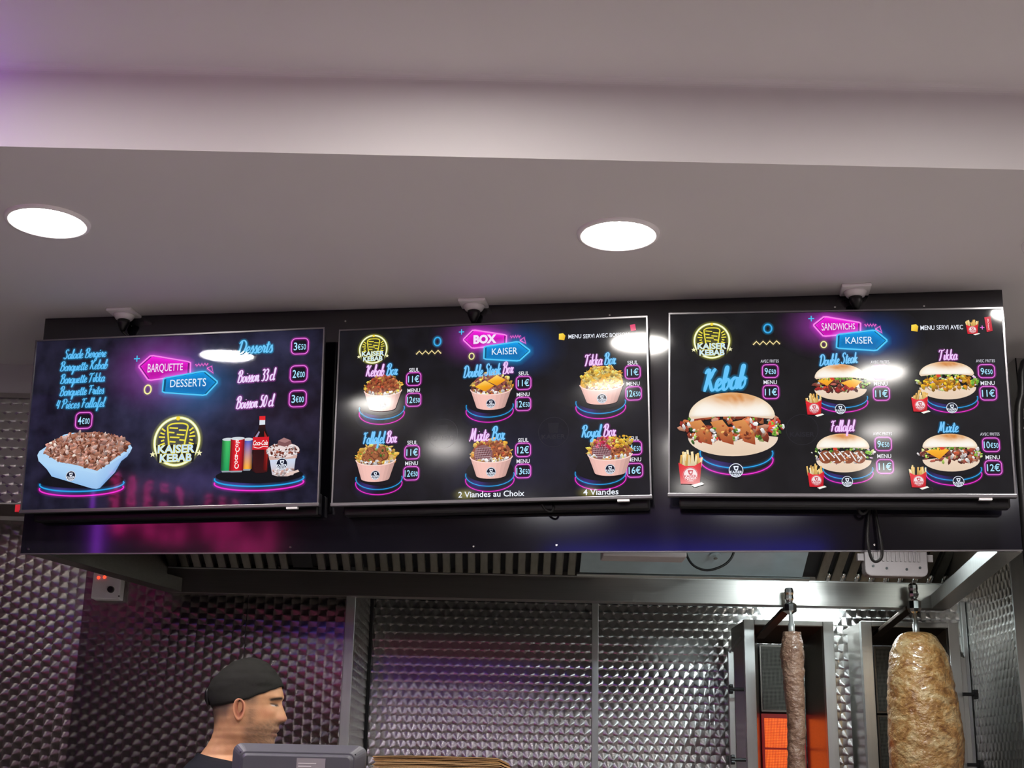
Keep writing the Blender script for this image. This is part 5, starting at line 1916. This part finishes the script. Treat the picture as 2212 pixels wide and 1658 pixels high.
def fries_box(a, cx, cy, w, h):
    """Red carton with chips; (cx, cy) is its middle."""
    a.up(.1)
    for k in range(24):
        x = cx + random.uniform(-.46, .46) * w
        y0 = cy - h * random.uniform(.22, .5) + abs(x - cx) / w * h * .2
        a.d += .008
        lean = random.uniform(-.12, .12) * w
        c = random.choice([(250, 220, 150), (240, 196, 110), (255, 236, 190), (226, 176, 90)])
        a.poly([(x + lean - w * .045, y0), (x + lean + w * .045, y0 - h * .01), (x + w * .05, cy), (x - w * .05, cy)], None, [rgb(*c), rgb(*c), rgb(*[q_ * .8 for q_ in c]), rgb(*[q_ * .8 for q_ in c])])
    a.up(.05)
    a.poly([(cx - .5 * w, cy - .14 * h), (cx - .2 * w, cy - .04 * h), (cx + .2 * w, cy - .05 * h), (cx + .5 * w, cy - .17 * h), (cx + .42 * w, cy + .48 * h), (cx - .40 * w, cy + .46 * h)], None, [rgb(222, 30, 44), rgb(232, 44, 56), rgb(232, 44, 56), rgb(206, 22, 36), rgb(180, 14, 28), rgb(204, 22, 38)])
    badge(a, cx + .02 * w, cy + .20 * h, .32 * w, (240, 224, 226), (196, 40, 56))
    a.up(.05)
    a.poly([(cx + .05 * w, cy + .5 * h), (cx + .5 * w, cy + .42 * h), (cx + .62 * w, cy + .47 * h), (cx + .2 * w, cy + .56 * h)], rgb(246, 244, 236))


def burger(scr, x0, x1, ybun, top, bot, kind, fries, badge_at, br):
    """Round bun: dome from (x0..x1, ybun) up to top, lower half down to bot."""
    a = Art(scr, 1.5)
    cx, w = (x0 + x1) / 2, (x1 - x0)
    Hh = bot - ybun
    # lower half of the bun
    low = arc_pts(cx + w * .01, ybun + Hh * .52, w * .52, Hh * .48, 0, 180, 22)
    cs = []
    for x, y in low:
        t = (y - ybun) / Hh
        k = abs(x - cx) / w
        cs.append(rgb(250 - 60 * max(0, t - .7) - 30 * k, 236 - 110 * max(0, t - .75) - 46 * k, 222 - 150 * max(0, t - .75) - 60 * k))
    a.poly(low + [(cx, ybun + Hh * .40)], None, cs + [rgb(240, 214, 190)])
    fill = arc_pts(cx, ybun + Hh * .26, w * .60, Hh * .38, 0, 345, 24)
    if kind == 'kebab':
        flakes(a, fill, 40, SALAD + [(206, 226, 140)] + RED_S, w * .06, w * .13)
        a.up(.05)
        flakes(a, fill, 120, [(176, 84, 48), (200, 112, 66), (150, 60, 36), (196, 60, 44), (214, 150, 120)], w * .06, w * .15)
        flakes(a, fill, 22, WHITE_S, w * .04, w * .10)
        for k in range(3):
            x = cx + (-.38 + .25 * k) * w
            y = ybun + Hh * .42
            a.up(.08)
            a.poly([(x - .12 * w, y - .28 * Hh), (x + .02 * w, y - .34 * Hh), (x + .14 * w, y + .0 * Hh), (x + .15 * w, y + .30 * Hh), (x + .02 * w, y + .22 * Hh)], None, [rgb(210, 134, 70), rgb(222, 150, 84), rgb(196, 104, 52), rgb(150, 56, 26), rgb(168, 76, 40)])
            flakes(a, arc_pts(x + .03 * w, y, w * .09, Hh * .2, 0, 345, 12), 12, [(230, 160, 90), (160, 70, 36), (190, 100, 50)], w * .03, w * .07, 2, .008)
            flakes(a, arc_pts(x - .07 * w, y + .04 * Hh, w * .04, Hh * .2, 0, 345, 12), 8, WHITE_S + SALAD, w * .03, w * .07, 2, .008)
    else:
        flakes(a, fill, 60, SALAD + [(206, 226, 140), (236, 200, 226)] + WHITE_S, w * .05, w * .12)
        f2 = arc_pts(cx, ybun + Hh * .34, w * .54, Hh * .30, 0, 345, 24)
        if kind in ('steak', 'mixte'):
            flakes(a, f2, 60, [(110, 48, 38), (136, 62, 50), (90, 36, 30), (160, 84, 70)], w * .07, w * .16, 3)
            for (dx, dy, sc) in ((-.27, .10, .8), (.24, .20, 1.0)) if kind == 'steak' else ((-.22, .14, 1.05),):
                a.up(.08)
                x, y = cx + dx * w, ybun + dy * Hh
                a.poly([(x - .22 * w * sc, y + .04 * Hh), (x + .02 * w, y - .14 * Hh), (x + .20 * w * sc, y - .02 * Hh), (x + .02 * w, y + .34 * Hh * sc)], None, [rgb(248, 176, 40), rgb(255, 206, 90), rgb(250, 184, 40), rgb(232, 146, 24)])
            if kind == 'mixte':
                a.up(.05)
                flakes(a, arc_pts(cx + .27 * w, ybun + Hh * .34, w * .27, Hh * .34, 0, 345, 18), 60, [(196, 110, 70), (176, 80, 52), (220, 150, 120), (150, 60, 40), (236, 226, 220)], w * .05, w * .12)
            else:
                flakes(a, arc_pts(cx - .1 * w, ybun + Hh * .5, w * .36, Hh * .1, 0, 345, 18), 16, RED_S + [(130, 50, 40)], w * .06, w * .14)
        elif kind == 'tikka':
            flakes(a, f2, 80, [(236, 176, 30), (222, 156, 20), (250, 206, 80), (206, 134, 16)], w * .07, w * .14, 1.8)
            for k in range(5):
                a.up(.03)
                x = cx + (-.36 + .18 * k) * w
                a.ribbon(catmull([(x, ybun + .10 * Hh), (x + .04 * w, ybun + .30 * Hh), (x, ybun + .52 * Hh), (x + .05 * w, ybun + .64 * Hh)], 4), w * .012, rgb(150, 90, 20))
        else:
            for k in range(4):
                x, y = cx + (-.33 + .21 * k) * w, ybun + Hh * .38
                a.up(.05)
                a.ellipse(x, y, w * .13, Hh * .27, rgb(140, 74, 44), 18)
                flakes(a, arc_pts(x, y, w * .11, Hh * .22, 0, 345, 12), 14, [(176, 100, 60), (120, 60, 36), (196, 124, 80)], w * .03, w * .06, 2, .008)
            for k in range(9):
                a.up(.02)
                x = cx + (-.42 + .1 * k) * w
                a.ribbon([(x - .05 * w, ybun + (.16 + .05 * (k % 2)) * Hh), (x + .06 * w, ybun + (.54 - .06 * (k % 3)) * Hh)], w * .022, rgb(240, 236, 236))
            flakes(a, f2, 18, WHITE_S, w * .04, w * .09)
        a.up(.04)
        flakes(a, arc_pts(cx, ybun + Hh * .03, w * .46, Hh * .08, 0, 345, 20), 30, SALAD + [(200, 220, 130)], w * .04, w * .08)
        a.up(.04)
        a.poly([(cx - .20 * w, ybun - .02 * Hh), (cx - .12 * w, ybun - .02 * Hh), (cx - .10 * w, ybun + .10 * Hh), (cx - .17 * w, ybun + .12 * Hh)], rgb(216, 60, 40))
    # salad leaf at the side
    flakes(a, arc_pts(cx + w * .50, ybun + Hh * .30, w * .07, Hh * .18, 0, 345, 12), 16, [(150, 200, 70), (110, 170, 50), (236, 190, 226)], w * .03, w * .08)
    a.up(.2)
    # upper half of the bun, browned on the crown
    H = ybun - top
    R, NA = 7, 26
    for i in range(R):
        for j in range(NA):
            def pt(ii, jj):
                t = ii / R
                an = math.radians(180 + 180 * jj / NA)
                e = (1 - t)
                return (cx + w * .5 * math.cos(an) * (1 - .0 * t) * e, ybun + Hh * .06 * math.sin(math.radians(180 * jj / NA)) * 0 + (H * math.sin(an)) * e - 0.0)
            def cc(p):
                u, v_ = (p[0] - cx) / (w * .5), (ybun - p[1]) / H
                br_ = math.exp(-((u - .10) / .62) ** 2 - ((v_ - .86) / .34) ** 2)
                edge = sm(.80, 1.0, math.hypot(u, v_))
                sp = noise.noise(Vector((p[0] * .09, p[1] * .16, 4.0))) * .5 + .5
                c = mixc((252, 247, 238), (206, 122, 48), br_ * (.55 + .75 * sp))
                c = mixc(c, (226, 190, 140), edge * .45)
                c = mixc(c, (208, 190, 176), sm(.12, -.05, v_) * .5)
                return rgb(*c)
            q4 = [pt(i, j), pt(i, j + 1), pt(i + 1, j + 1), pt(i + 1, j)]
            a.poly(q4, None, [cc(p) for p in q4])
    lip = [(cx - w * .5, ybun), (cx - w * .47, ybun + Hh * .07), (cx - w * .2, ybun + Hh * .005), (cx + w * .2, ybun + Hh * .005), (cx + w * .47, ybun + Hh * .07), (cx + w * .5, ybun)]
    a.poly(lip, rgb(232, 206, 180))
    if badge_at:
        badge(a, badge_at[0], badge_at[1], br, (20, 28, 46))
    fx, fy, fw, fh = fries
    fries_box(a, fx, fy, fw, fh)
    a.finish('sandwich_picture')


def title(scr, s, cx, cy, w, h, cols, glow, slope=-0.02, weight=0.108, name='title_lettering', gw=6.0):
    a = Art(scr, 5.0)
    brush(a, s, cx, cy, w, h, cols, slope=slope, weight=weight, glow=glow, gw=gw)
    a.finish(name)

# ---- left screen
S = SCREENS[0]
a = Art(S, 0.2)
(x, y) = (427.2, 114.1); a.blob(x, y, 215.7, 165.5, (0.20, 0.03, 0.26))
(x, y) = (556.6, 169.7); a.blob(x, y, 200.6, 165.5, (0.0, 0.07, 0.19), depth=0.22)
(x, y) = (494.6, 234.0); a.blob(x, y, 381.2, 311.0, (0.018, 0.018, 0.045), depth=0.24)
(x, y) = (557.4, 476.4); a.blob(x, y, 280.9, 85.3, (0.028, 0.02, 0.07), depth=0.26)
(x, y) = (797.5, 54.8); a.blob(x, y, 210.6, 150.5, (0.012, 0.014, 0.035), depth=0.28)
a.finish('background_glow')
for s, (x, y), w in (('Salade Bergère', (176.7, 54.6), 143.4), ('Barquette Kebab', (175.4, 94.1), 161.5), ('Barquette Tikka', (174.3, 135.6), 150.5), ('Barquette Frites', (175.2, 175.8), 149.5), ('4 Pièces Fallafel', (174.1, 218.0), 163.5)):
    title(S, s, x, y, w, 30.1, [rgb(96, 190, 246)], [(0.0, 0.10, 0.20, 1)], -0.015, 0.115, gw=6)
price(S, *(187.1, 271.0), 27.1, 25.6, '4€00')
arrow_sign(S, [(356.2, 101.3), (395.4, 66.9), (529.0, 94.4), (529.7, 135.5), (392.7, 149.0)], [(443.1, 144.0), (577.1, 125.3), (623.1, 162.7), (584.5, 204.3), (441.7, 189.5)],
           'BARQUETTE', (446.2, 108.5), 116.4, 28.1, 'DESSERTS', (525.0, 161.5), 117.9, 24.1)
doodles(S, (349.6, 76.2), (545.8, 105.2) + (587.1, 104.1), [(584.2, 116.8), (599.0, 110.7), (606.2, 133.5)], (392.9, 178.2) + (11.0, 14.0))
neon_logo(S, *(499.8, 347.9), 78.2)
title(S, 'Desserts', *(742.5, 57.0), 112.3, 42.1, [rgb(110, 200, 250)], [(0.0, 0.18, 0.34, 1)], -0.01)
title(S, 'Boisson 33 cl', *(749.2, 150.6), 121.4, 38.1, [rgb(238, 214, 250)], [(0.22, 0.02, 0.22, 1)], -0.04)
title(S, 'Boisson 50 cl', *(748.6, 233.8), 121.4, 38.1, [rgb(238, 214, 250)], [(0.22, 0.02, 0.22, 1)], -0.04)
price(S, *(883.6, 57.9), 27.1, 25.1, '3€50')
price(S, *(883.5, 146.4), 27.1, 25.6, '2€00')
price(S, *(883.6, 225.9), 27.1, 25.6, '3€00')
podium(S, *(196.8, 462.5), 139.4, 24.1, 14.0)
podium(S, *(771.1, 462.1), 141.9, 24.1, 13.0)
# tray of sliced meat
a = Art(S, 1.3)
a.poly([(40.8, 378.0), (46.4, 365.6), (125.1, 314.5), (155.3, 309.3), (257.5, 318.3), (345.5, 351.1), (355.3, 363.9), (347.4, 381.3), (335.1, 386.0), (246.2, 448.7), (231.1, 448.4), (65.9, 405.0), (47.5, 398.4)], rgb(176, 214, 246))
a.up(.1)
heap = [(60.6, 371.0), (75.9, 338.5), (120.5, 321.0), (170.6, 309.7), (236.6, 310.1), (298.4, 324.5), (346.2, 346.1), (331.8, 373.4), (288.5, 404.8), (245.2, 433.7), (178.2, 414.4), (111.2, 400.1)]
a.poly(heap, rgb(170, 120, 100))
flakes(a, heap, 460, [(206, 160, 146), (180, 122, 100), (150, 92, 70), (226, 190, 180), (190, 134, 120), (120, 66, 48)], 9.0, 23.1, 3.6, .007)
a.up(.1)
a.poly([(49.0, 397.5), (66.8, 404.0), (243.3, 442.7), (249.2, 491.2), (233.0, 489.3), (97.2, 448.0), (78.6, 424.4)], None, [rgb(168, 210, 246), rgb(176, 216, 248), rgb(170, 208, 244), rgb(150, 192, 236), rgb(150, 192, 236), rgb(146, 190, 236), rgb(156, 200, 240)])
a.poly([(243.3, 442.7), (333.6, 386.0), (354.5, 366.4), (343.0, 391.2), (323.8, 405.7), (306.0, 440.3), (260.1, 488.9), (249.2, 491.2)], None, [rgb(170, 208, 244), rgb(158, 196, 240), rgb(170, 206, 246), rgb(140, 180, 230), rgb(130, 170, 224), rgb(130, 172, 226), rgb(124, 166, 220), rgb(150, 192, 236)])
badge(a, *(160.4, 448.1), 16.6)
a.finish('meat_tray_picture')
# drinks and dessert cup
a = Art(S, 1.3)
def can(x0, y0, x1, y1, c, c2):
    n = 8
    for i in range(n):
        t0, t1 = i / n, (i + 1) / n
        k = 0.55 + 0.6 * math.sin(math.pi * (t0 + t1) / 2)
        a.poly([(x0 + (x1 - x0) * t0, y0), (x0 + (x1 - x0) * t1, y0), (x0 + (x1 - x0) * t1, y1), (x0 + (x1 - x0) * t0, y1)], None, [rgb(*[min(255, q_ * k) for q_ in c])] * 2 + [rgb(*[min(255, q_ * k) for q_ in c2])] * 2)
    a.up(.05)
    a.ellipse((x0 + x1) / 2, y0, (x1 - x0) / 2, 5, rgb(206, 214, 220), 20)
    a.up(.05)
    a.poly([(x0 + 2, y1), (x1 - 2, y1), (x1 - 5, y1 + 5), (x0 + 5, y1 + 5)], rgb(150, 160, 170))
    a.up(.1)
(x0, y0), (x1, y1) = (647.7, 347.0), (684.3, 445.0); can(x0, y0, x1, y1, (60, 170, 90), (30, 140, 80))
(x0, y0), (x1, y1) = (715.7, 348.9), (746.2, 441.7); can(x0, y0, x1, y1, (40, 80, 180), (240, 160, 30))
(x0, y0), (x1, y1) = (674.9, 345.3), (719.8, 445.9); can(x0, y0, x1, y1, (206, 30, 40), (196, 20, 34))
# upright lettering on the red can
vs_, fs = text_mesh('Coca-Cola', 0.02)
xs = [p[0] for p in vs_]
k = (y1 - y0) * .92 / (max(xs) - min(xs))
a.mesh([((x0 + x1) / 2 + (-(p[1] - .3)) * k * -1 * .9 - 0, y1 - 6 - (p[0] - min(xs)) * k) for p in vs_], fs, rgb(250, 240, 240))
a.up(.1)
# bottle
pts = [(763.7, 300.3), (783.0, 300.8), (785.2, 318.4), (797.6, 346.3), (799.6, 373.7), (796.6, 398.5), (801.5, 423.4), (796.7, 451.9), (783.1, 455.5), (761.0, 454.9), (746.4, 446.6), (749.4, 412.1), (745.2, 392.1), (747.6, 342.3), (761.9, 317.7)]
cs = [rgb(60, 16, 18) if i % 2 else rgb(24, 8, 10) for i in range(len(pts))]
a.poly(pts, None, cs)
a.up(.05)
a.poly([(780.9, 323.3), (794.7, 349.7), (796.4, 393.5), (794.6, 447.9), (782.8, 447.6), (784.6, 393.2)], None, [rgb(150, 30, 24), rgb(190, 40, 30), rgb(150, 20, 20), rgb(120, 20, 16), rgb(60, 8, 8), rgb(110, 16, 16)])
a.poly([(752.0, 342.5), (764.1, 323.8), (767.3, 327.9), (759.0, 345.2)], rgb(150, 140, 170))
a.up(.05)
a.poly([(746.1, 343.3), (797.4, 342.8), (797.0, 382.6), (745.7, 382.2)], rgb(210, 26, 40))
a.up(.05)
(x, y) = (771.5, 361.0); a.text('Coca-Cola', x, y, 47.1, 15.0, rgb(252, 244, 244), 0.02, shear=0.15)
a.up(.03)
a.ribbon(catmull([(749.3, 373.3), (765.3, 377.7), (779.9, 373.2), (795.7, 374.6)], 4), 2.2, rgb(250, 240, 240))
a.up(.05)
a.poly([(764.7, 288.7), (782.5, 289.3), (783.1, 304.3), (764.9, 304.8)], rgb(220, 226, 236))
a.up(.05)
a.poly([(763.8, 277.2), (782.6, 277.2), (783.1, 290.3), (764.3, 289.7)], rgb(226, 34, 40))
# dessert cup
a.up(.1)
a.poly([(794.2, 386.0), (893.2, 383.7), (884.5, 415.7), (880.2, 462.4), (861.8, 467.8), (830.0, 467.0), (812.7, 462.1), (803.8, 418.5)], None, [rgb(216, 226, 240), rgb(206, 220, 240), rgb(200, 214, 236), rgb(196, 176, 176), rgb(206, 180, 176), rgb(210, 190, 186), rgb(200, 190, 200), rgb(206, 216, 236)])
a.up(.05)
a.poly([(798.8, 403.5), (889.9, 402.0), (887.3, 412.8), (802.2, 416.4)], rgb(206, 170, 160))
flakes(a, [(809.7, 445.8), (880.5, 442.7), (879.3, 463.8), (813.8, 463.1)], 30, [(226, 206, 206), (190, 150, 140), (240, 230, 232)], 7.0, 15.0, 2, .008)
top_ = arc_pts(*(844.3, 387.4), 52.2, 23.1, 0, 345, 22)
a.up(.05)
a.poly(top_, rgb(232, 216, 214))
flakes(a, top_, 90, [(236, 224, 226), (150, 84, 66), (120, 56, 44), (214, 190, 190)], 5.0, 13.0, 2, .006)
a.up(.05)
a.poly([(827.5, 357.1), (845.4, 347.6), (867.8, 356.7), (871.1, 368.2), (848.8, 376.1), (826.5, 369.5)], rgb(126, 84, 86))
a.up(.05)
a.poly([(827.5, 357.1), (845.4, 347.6), (867.8, 356.7), (849.4, 364.2)], rgb(166, 122, 122))
badge(a, *(842.4, 429.4), 19.1)
a.up(.05)
a.poly([(856.6, 459.3), (894.4, 448.5), (898.5, 454.5), (861.8, 467.3)], rgb(226, 200, 190))
a.finish('drinks_picture')

# ---- middle screen
S = SCREENS[1]
a = Art(S, 0.2)
(x, y) = (443.3, 44.5); a.blob(x, y, 158.2, 110.3, (0.20, 0.02, 0.24))
(x, y) = (565.1, 85.6); a.blob(x, y, 158.2, 115.0, (0.0, 0.05, 0.22), depth=0.22)
(x, y) = (528.4, 438.3); a.blob(x, y, 335.5, 201.3, (0.008, 0.008, 0.026), depth=0.24)
a.finish('background_glow')
neon_logo(S, *(112.1, 68.9), 46.5)
big_doodles(S, (315.0, 52.8) + (10.5, 13.4), (248.8, 86.6) + (327.4, 86.8))
arrow_sign(S, [(395.4, 50.6), (425.9, 20.0), (530.9, 41.6), (529.7, 72.8), (424.2, 79.6)], [(462.2, 76.1), (567.4, 64.2), (604.7, 95.4), (570.0, 126.5), (461.1, 115.9)],
           'BOX', (463.9, 51.5), 71.9, 24.9, 'KAISER', (525.4, 93.1), 79.1, 20.1, bold1=0.05)
doodles(S, (390.2, 25.1), (543.1, 47.8) + (573.7, 48.1), [(572.3, 60.8), (585.3, 52.2), (590.2, 70.8)], (423.0, 105.1) + (7.7, 9.6), 0.85)
a = Art(S, 1.0)
a.poly([(692.4, 45.1), (704.9, 43.6), (712.1, 52.1), (708.6, 66.2), (691.8, 63.5)], None, [rgb(255, 226, 90), rgb(250, 214, 70), rgb(240, 190, 40), rgb(230, 180, 40), rgb(250, 210, 70)])
(x, y) = (740.8, 55.4); a.text('MENU', x, y, 39.3, 12.9, WH, 0.012)
(x, y) = (835.9, 56.5); a.text('SERVI AVEC BOISSON', x, y, 139.0, 12.9, WH, 0.008)
a.up(.05)
a.poly([(908.3, 26.7), (924.0, 24.8), (926.5, 44.3), (911.2, 46.6)], rgb(226, 60, 110))
a.finish('menu_note')
PB, PP = PALE_BL, PALE_PK
GB, GP = (0.0, 0.10, 0.22, 1), (0.16, 0.01, 0.16, 1)
for (s, c, w, cols, gl) in (('Kebab Box', (143.7, 141.8), 101.6, [PP, PB], [GP, GB]), ('Double Steak Box', (477.5, 154.2), 154.4, [PB, PB, PP], [GB, GB, GP]), ('Tikka Box', (818.2, 135.7), 94.9, [PP, PB], [GP, GB]),
                            ('Fallafel Box', (145.5, 356.1), 106.4, [PB, PP], [GB, GP]), ('Mixte Box', (475.5, 356.1), 109.3, [PP, PB], [GP, GB]), ('Royal Box', (811.0, 357.6), 102.6, [PB, PP], [GB, GP])):
    title(S, s, *c, w, 36.4 if s != 'Mixte Box' else 41.2, cols, gl, -0.06 if s.startswith('D') else -0.02, gw=5)
for (c, rx, bot, top, kind, pod, prx) in (((148.6, 203.8), 59.4, (150.7, 270.6), (147.1, 154.2), 'kebab', (146.3, 273.0), 70.9), ((484.7, 212.0), 63.3, (485.3, 278.1), (484.3, 161.0), 'steak', (481.0, 278.0), 72.4), ((820.9, 210.9), 66.2, (820.1, 274.4), (821.7, 152.9), 'tikka', (816.7, 278.7), 74.3),
                                ((134.0, 421.2), 62.3, (136.2, 490.1), (132.4, 371.6), 'fallafel', (145.0, 491.3), 71.9), ((488.0, 422.4), 64.2, (488.5, 490.5), (487.5, 369.4), 'mixte', (483.8, 490.4), 73.3), ((842.6, 425.7), 65.7, (841.6, 492.1), (843.4, 372.8), 'royal', (813.8, 494.2), 74.8)):
    podium(S, pod[0], pod[1] - 24.9, prx, 35.0, 15.8)
    bowl(S, *c, rx, bot[1], top[1], kind)
for (c1, b1, p1, c2, b2, p2) in (((244.2, 141.3), (243.5, 170.8), '11€', (244.4, 206.9), (244.6, 236.7), '12€50'), ((584.6, 166.5), (584.1, 196.7), '11€', (582.8, 232.8), (583.3, 262.7), '12€50'), ((914.5, 146.2), (913.9, 176.2), '11€', (914.6, 212.0), (915.4, 242.3), '12€50'),
                             ((245.0, 371.3), (244.8, 401.5), '11€', (244.2, 435.4), (244.0, 466.3), '12€50'), ((584.0, 374.5), (583.6, 404.8), '12€', (583.7, 439.0), (583.7, 469.1), '13€50'), ((913.1, 380.0), (913.4, 409.1), '14€50', (914.1, 443.8), (914.3, 476.5), '16€')):
    royal = p2 == '16€'
    caption(S, *c1, 31.6, 12.0, 'SEUL', d=1.15)
    price(S, *b1, 22.5, 20.6, p1, d=1.05 if royal else 1.2)
    caption(S, *c2, 39.3, 12.0, 'MENU', d=1.05 if royal else 1.15)
    price(S, *b2, 23.0, 20.6, p2)
for (gx, gy), (x, y), w, s in (((411.0, 535.7), (488.9, 535.9), 198.5, '2 Viandes au Choix'), ((780.8, 538.7), (814.1, 538.2), 103.5, '4 Viandes')):
    a = Art(S, 2.6)
    a.blob(gx, gy, 47.9, 26.8, (0.22, 0.20, 0.05), depth=2.5)
    a.text(s, x, y, w, 17.3, WH, 0.012)
    a.finish('footnote')
for c in ((338.6, 346.1), (674.8, 352.5)):
    a = Art(S, 0.3)
    a.ribbon([(c[0] + 45.5 * math.cos(math.radians(k * 9)), c[1] + 45.5 * math.sin(math.radians(k * 9))) for k in range(40)], 1.5, rgb(36, 36, 44), True)
    a.up(.03)
    a.poly([(c[0] - 16.3, c[1] - 27.8), (c[0] + 16.3, c[1] - 27.8), (c[0] + 12.5, c[1] + 1.9), (c[0] - 12.5, c[1] + 1.9)], rgb(27, 27, 34))
    a.up(.03)
    a.text('KAISER', c[0], c[1] + 14.4, 71.9, 13.4, rgb(32, 32, 40), .03)
    a.finish('faint_emblem')

# ---- right screen
S = SCREENS[2]
a = Art(S, 0.2)
(x, y) = (457.7, 45.9); a.blob(x, y, 154.8, 107.9, (0.20, 0.02, 0.24))
(x, y) = (588.9, 90.3); a.blob(x, y, 154.8, 107.9, (0.0, 0.04, 0.22), depth=0.22)
a.finish('background_glow')
neon_logo(S, *(127.8, 89.6), 55.3)
big_doodles(S, (291.9, 53.9) + (11.3, 13.1), (248.2, 99.1) + (326.3, 97.8))
arrow_sign(S, [(423.3, 45.3), (456.0, 19.0), (559.9, 40.0), (557.9, 71.4), (452.0, 81.0)], [(491.5, 76.0), (599.2, 63.8), (634.1, 96.3), (601.6, 126.9), (488.0, 117.8)],
           'SANDWICHS', (495.6, 50.9), 95.7, 23.5, 'KAISER', (553.4, 94.3), 77.4, 19.7)
doodles(S, (418.5, 25.1), (571.4, 48.1) + (603.5, 48.7), [(600.7, 60.7), (613.7, 52.6), (619.1, 72.0)], (452.2, 106.2) + (8.0, 9.4), 0.85)
a = Art(S, 1.0)
a.poly([(703.3, 49.6), (716.9, 47.8), (722.7, 54.2), (719.7, 70.7), (702.1, 67.3)], None, [rgb(255, 226, 90), rgb(250, 214, 70), rgb(240, 190, 40), rgb(230, 180, 40), rgb(250, 210, 70)])
(x, y) = (748.1, 58.8); a.text('MENU', x, y, 39.4, 13.6, WH, 0.012)
(x, y) = (810.7, 58.4); a.text('SERVI AVEC', x, y, 74.1, 13.6, WH, 0.008)
a.up(.05)
fries_box(a, *(873.0, 58.1), 33.8, 46.9)
a.up(.05)
(x, y) = (900.9, 61.2); a.ribbon([(x - 6, y), (x + 6, y)], 2.4, rgb(240, 120, 226)); a.up(.03); a.ribbon([(x, y - 6), (x, y + 6)], 2.4, rgb(240, 120, 226))
a.up(.05)
a.poly([(908.5, 30.3), (926.1, 27.5), (929.2, 71.5), (912.9, 75.3)], None, [rgb(220, 60, 80), rgb(200, 30, 50), rgb(190, 20, 40), rgb(220, 50, 70)])
a.up(.05)
(x, y) = (918.8, 51.7); vs_, fs = text_mesh('Coca-Cola', 0.02); xs = [p[0] for p in vs_]; k = 33.8 / (max(xs) - min(xs))
a.mesh([(x + (p[1] - .3) * k * .8, y + 16.9 - (p[0] - min(xs)) * k) for p in vs_], fs, rgb(250, 220, 224))
a.finish('menu_note')
title(S, 'Kebab', *(166.6, 213.4), 125.7, 69.4, [rgb(100, 196, 250)], [(0.0, 0.16, 0.32, 1)], -0.10, 0.125, gw=8)
for (s, c, w, cols, gl) in (('Double Steak', (493.1, 154.3), 108.8, [PB], [GB]), ('Tikka', (801.0, 145.5), 52.5, [PP], [GP]), ('Fallafel', (497.9, 356.3), 66.6, [PP], [GP]), ('Mixte', (789.8, 360.0), 57.2, [PB], [GB])):
    title(S, s, *c, w, 32.8, cols, gl, -0.08 if s.startswith('D') else -0.03, gw=5)
for (pod, rx) in (((195.5, 436.1), 104.1), ((500.9, 270.8), 70.4), ((805.8, 273.8), 70.4), ((508.5, 481.8), 69.4), ((798.0, 482.0), 76.0)):
    podium(S, pod[0], pod[1] - rx * .18, rx, rx * .43, rx * .19)
for (l, r, top, bot, kind, fr_, bd, br_) in (
        ((59.5, 323.7), (307.3, 325.5), (185.5, 251.2), (183.6, 442.1), 'kebab', (62.5, 476.4) + (66.6, 104.1), (194.0, 484.6), 21.1),
        ((423.1, 208.2), (565.1, 210.0), (495.5, 167.8), (492.3, 275.8), 'steak', (418.3, 287.4) + (46.0, 69.4), (492.9, 303.4), 15.5),
        ((717.8, 201.7), (869.1, 203.6), (796.0, 163.3), (790.6, 276.1), 'tikka', (714.9, 280.0) + (46.0, 69.4), (803.1, 302.0), 15.9),
        ((422.5, 417.5), (570.1, 418.0), (497.8, 376.5), (494.4, 489.7), 'fallafel', (418.6, 499.7) + (46.0, 70.4), (505.1, 516.6), 15.9),
        ((716.3, 416.5), (866.0, 417.0), (794.0, 378.0), (788.7, 486.9), 'mixte', (700.0, 500.6) + (46.0, 70.4), (808.9, 516.3), 15.9)):
    burger(S, l[0], r[0], l[1], top[1], bot[1], kind, fr_, bd, br_)
for (c1, b1, p1, c2, b2, p2) in (((295.5, 155.0), (296.4, 185.9), '9€50', (295.8, 219.7), (297.2, 249.7), '11€'), ((609.7, 161.7), (610.0, 192.6), '9€50', (609.2, 227.4), (610.0, 257.1), '11€'), ((903.7, 161.8), (904.7, 192.9), '9€50', (905.5, 228.4), (905.7, 258.6), '11€'),
                             ((608.0, 376.5), (609.1, 406.6), '9€50', (610.1, 442.1), (611.3, 472.4), '11€'), ((902.3, 378.6), (903.7, 409.7), '10€50', (905.7, 445.7), (905.9, 475.7), '12€')):
    caption(S, *c1, 52.5, 8.9, 'AVEC FRITES', rgb(214, 214, 224), 0.004)
    price(S, *b1, 22.5, 19.7, p1)
    caption(S, *c2, 38.5, 11.7, 'MENU')
    price(S, *b2, 22.5, 20.2, p2)
caption(S, *(737.2, 538.4), 7.5, 10.3, '2', rgb(46, 50, 60), 0.0, 2.4)
a = Art(S, 0.3)
c = (383.5, 363.2)
a.ribbon([(c[0] + 45.0 * math.cos(math.radians(k * 9)), c[1] + 45.0 * math.sin(math.radians(k * 9))) for k in range(40)], 1.5, rgb(36, 36, 42), True)
a.up(.03)
a.text('KAISER', c[0], c[1] + 14.1, 70.4, 13.1, rgb(32, 32, 38), .03)
a.finish('faint_emblem')
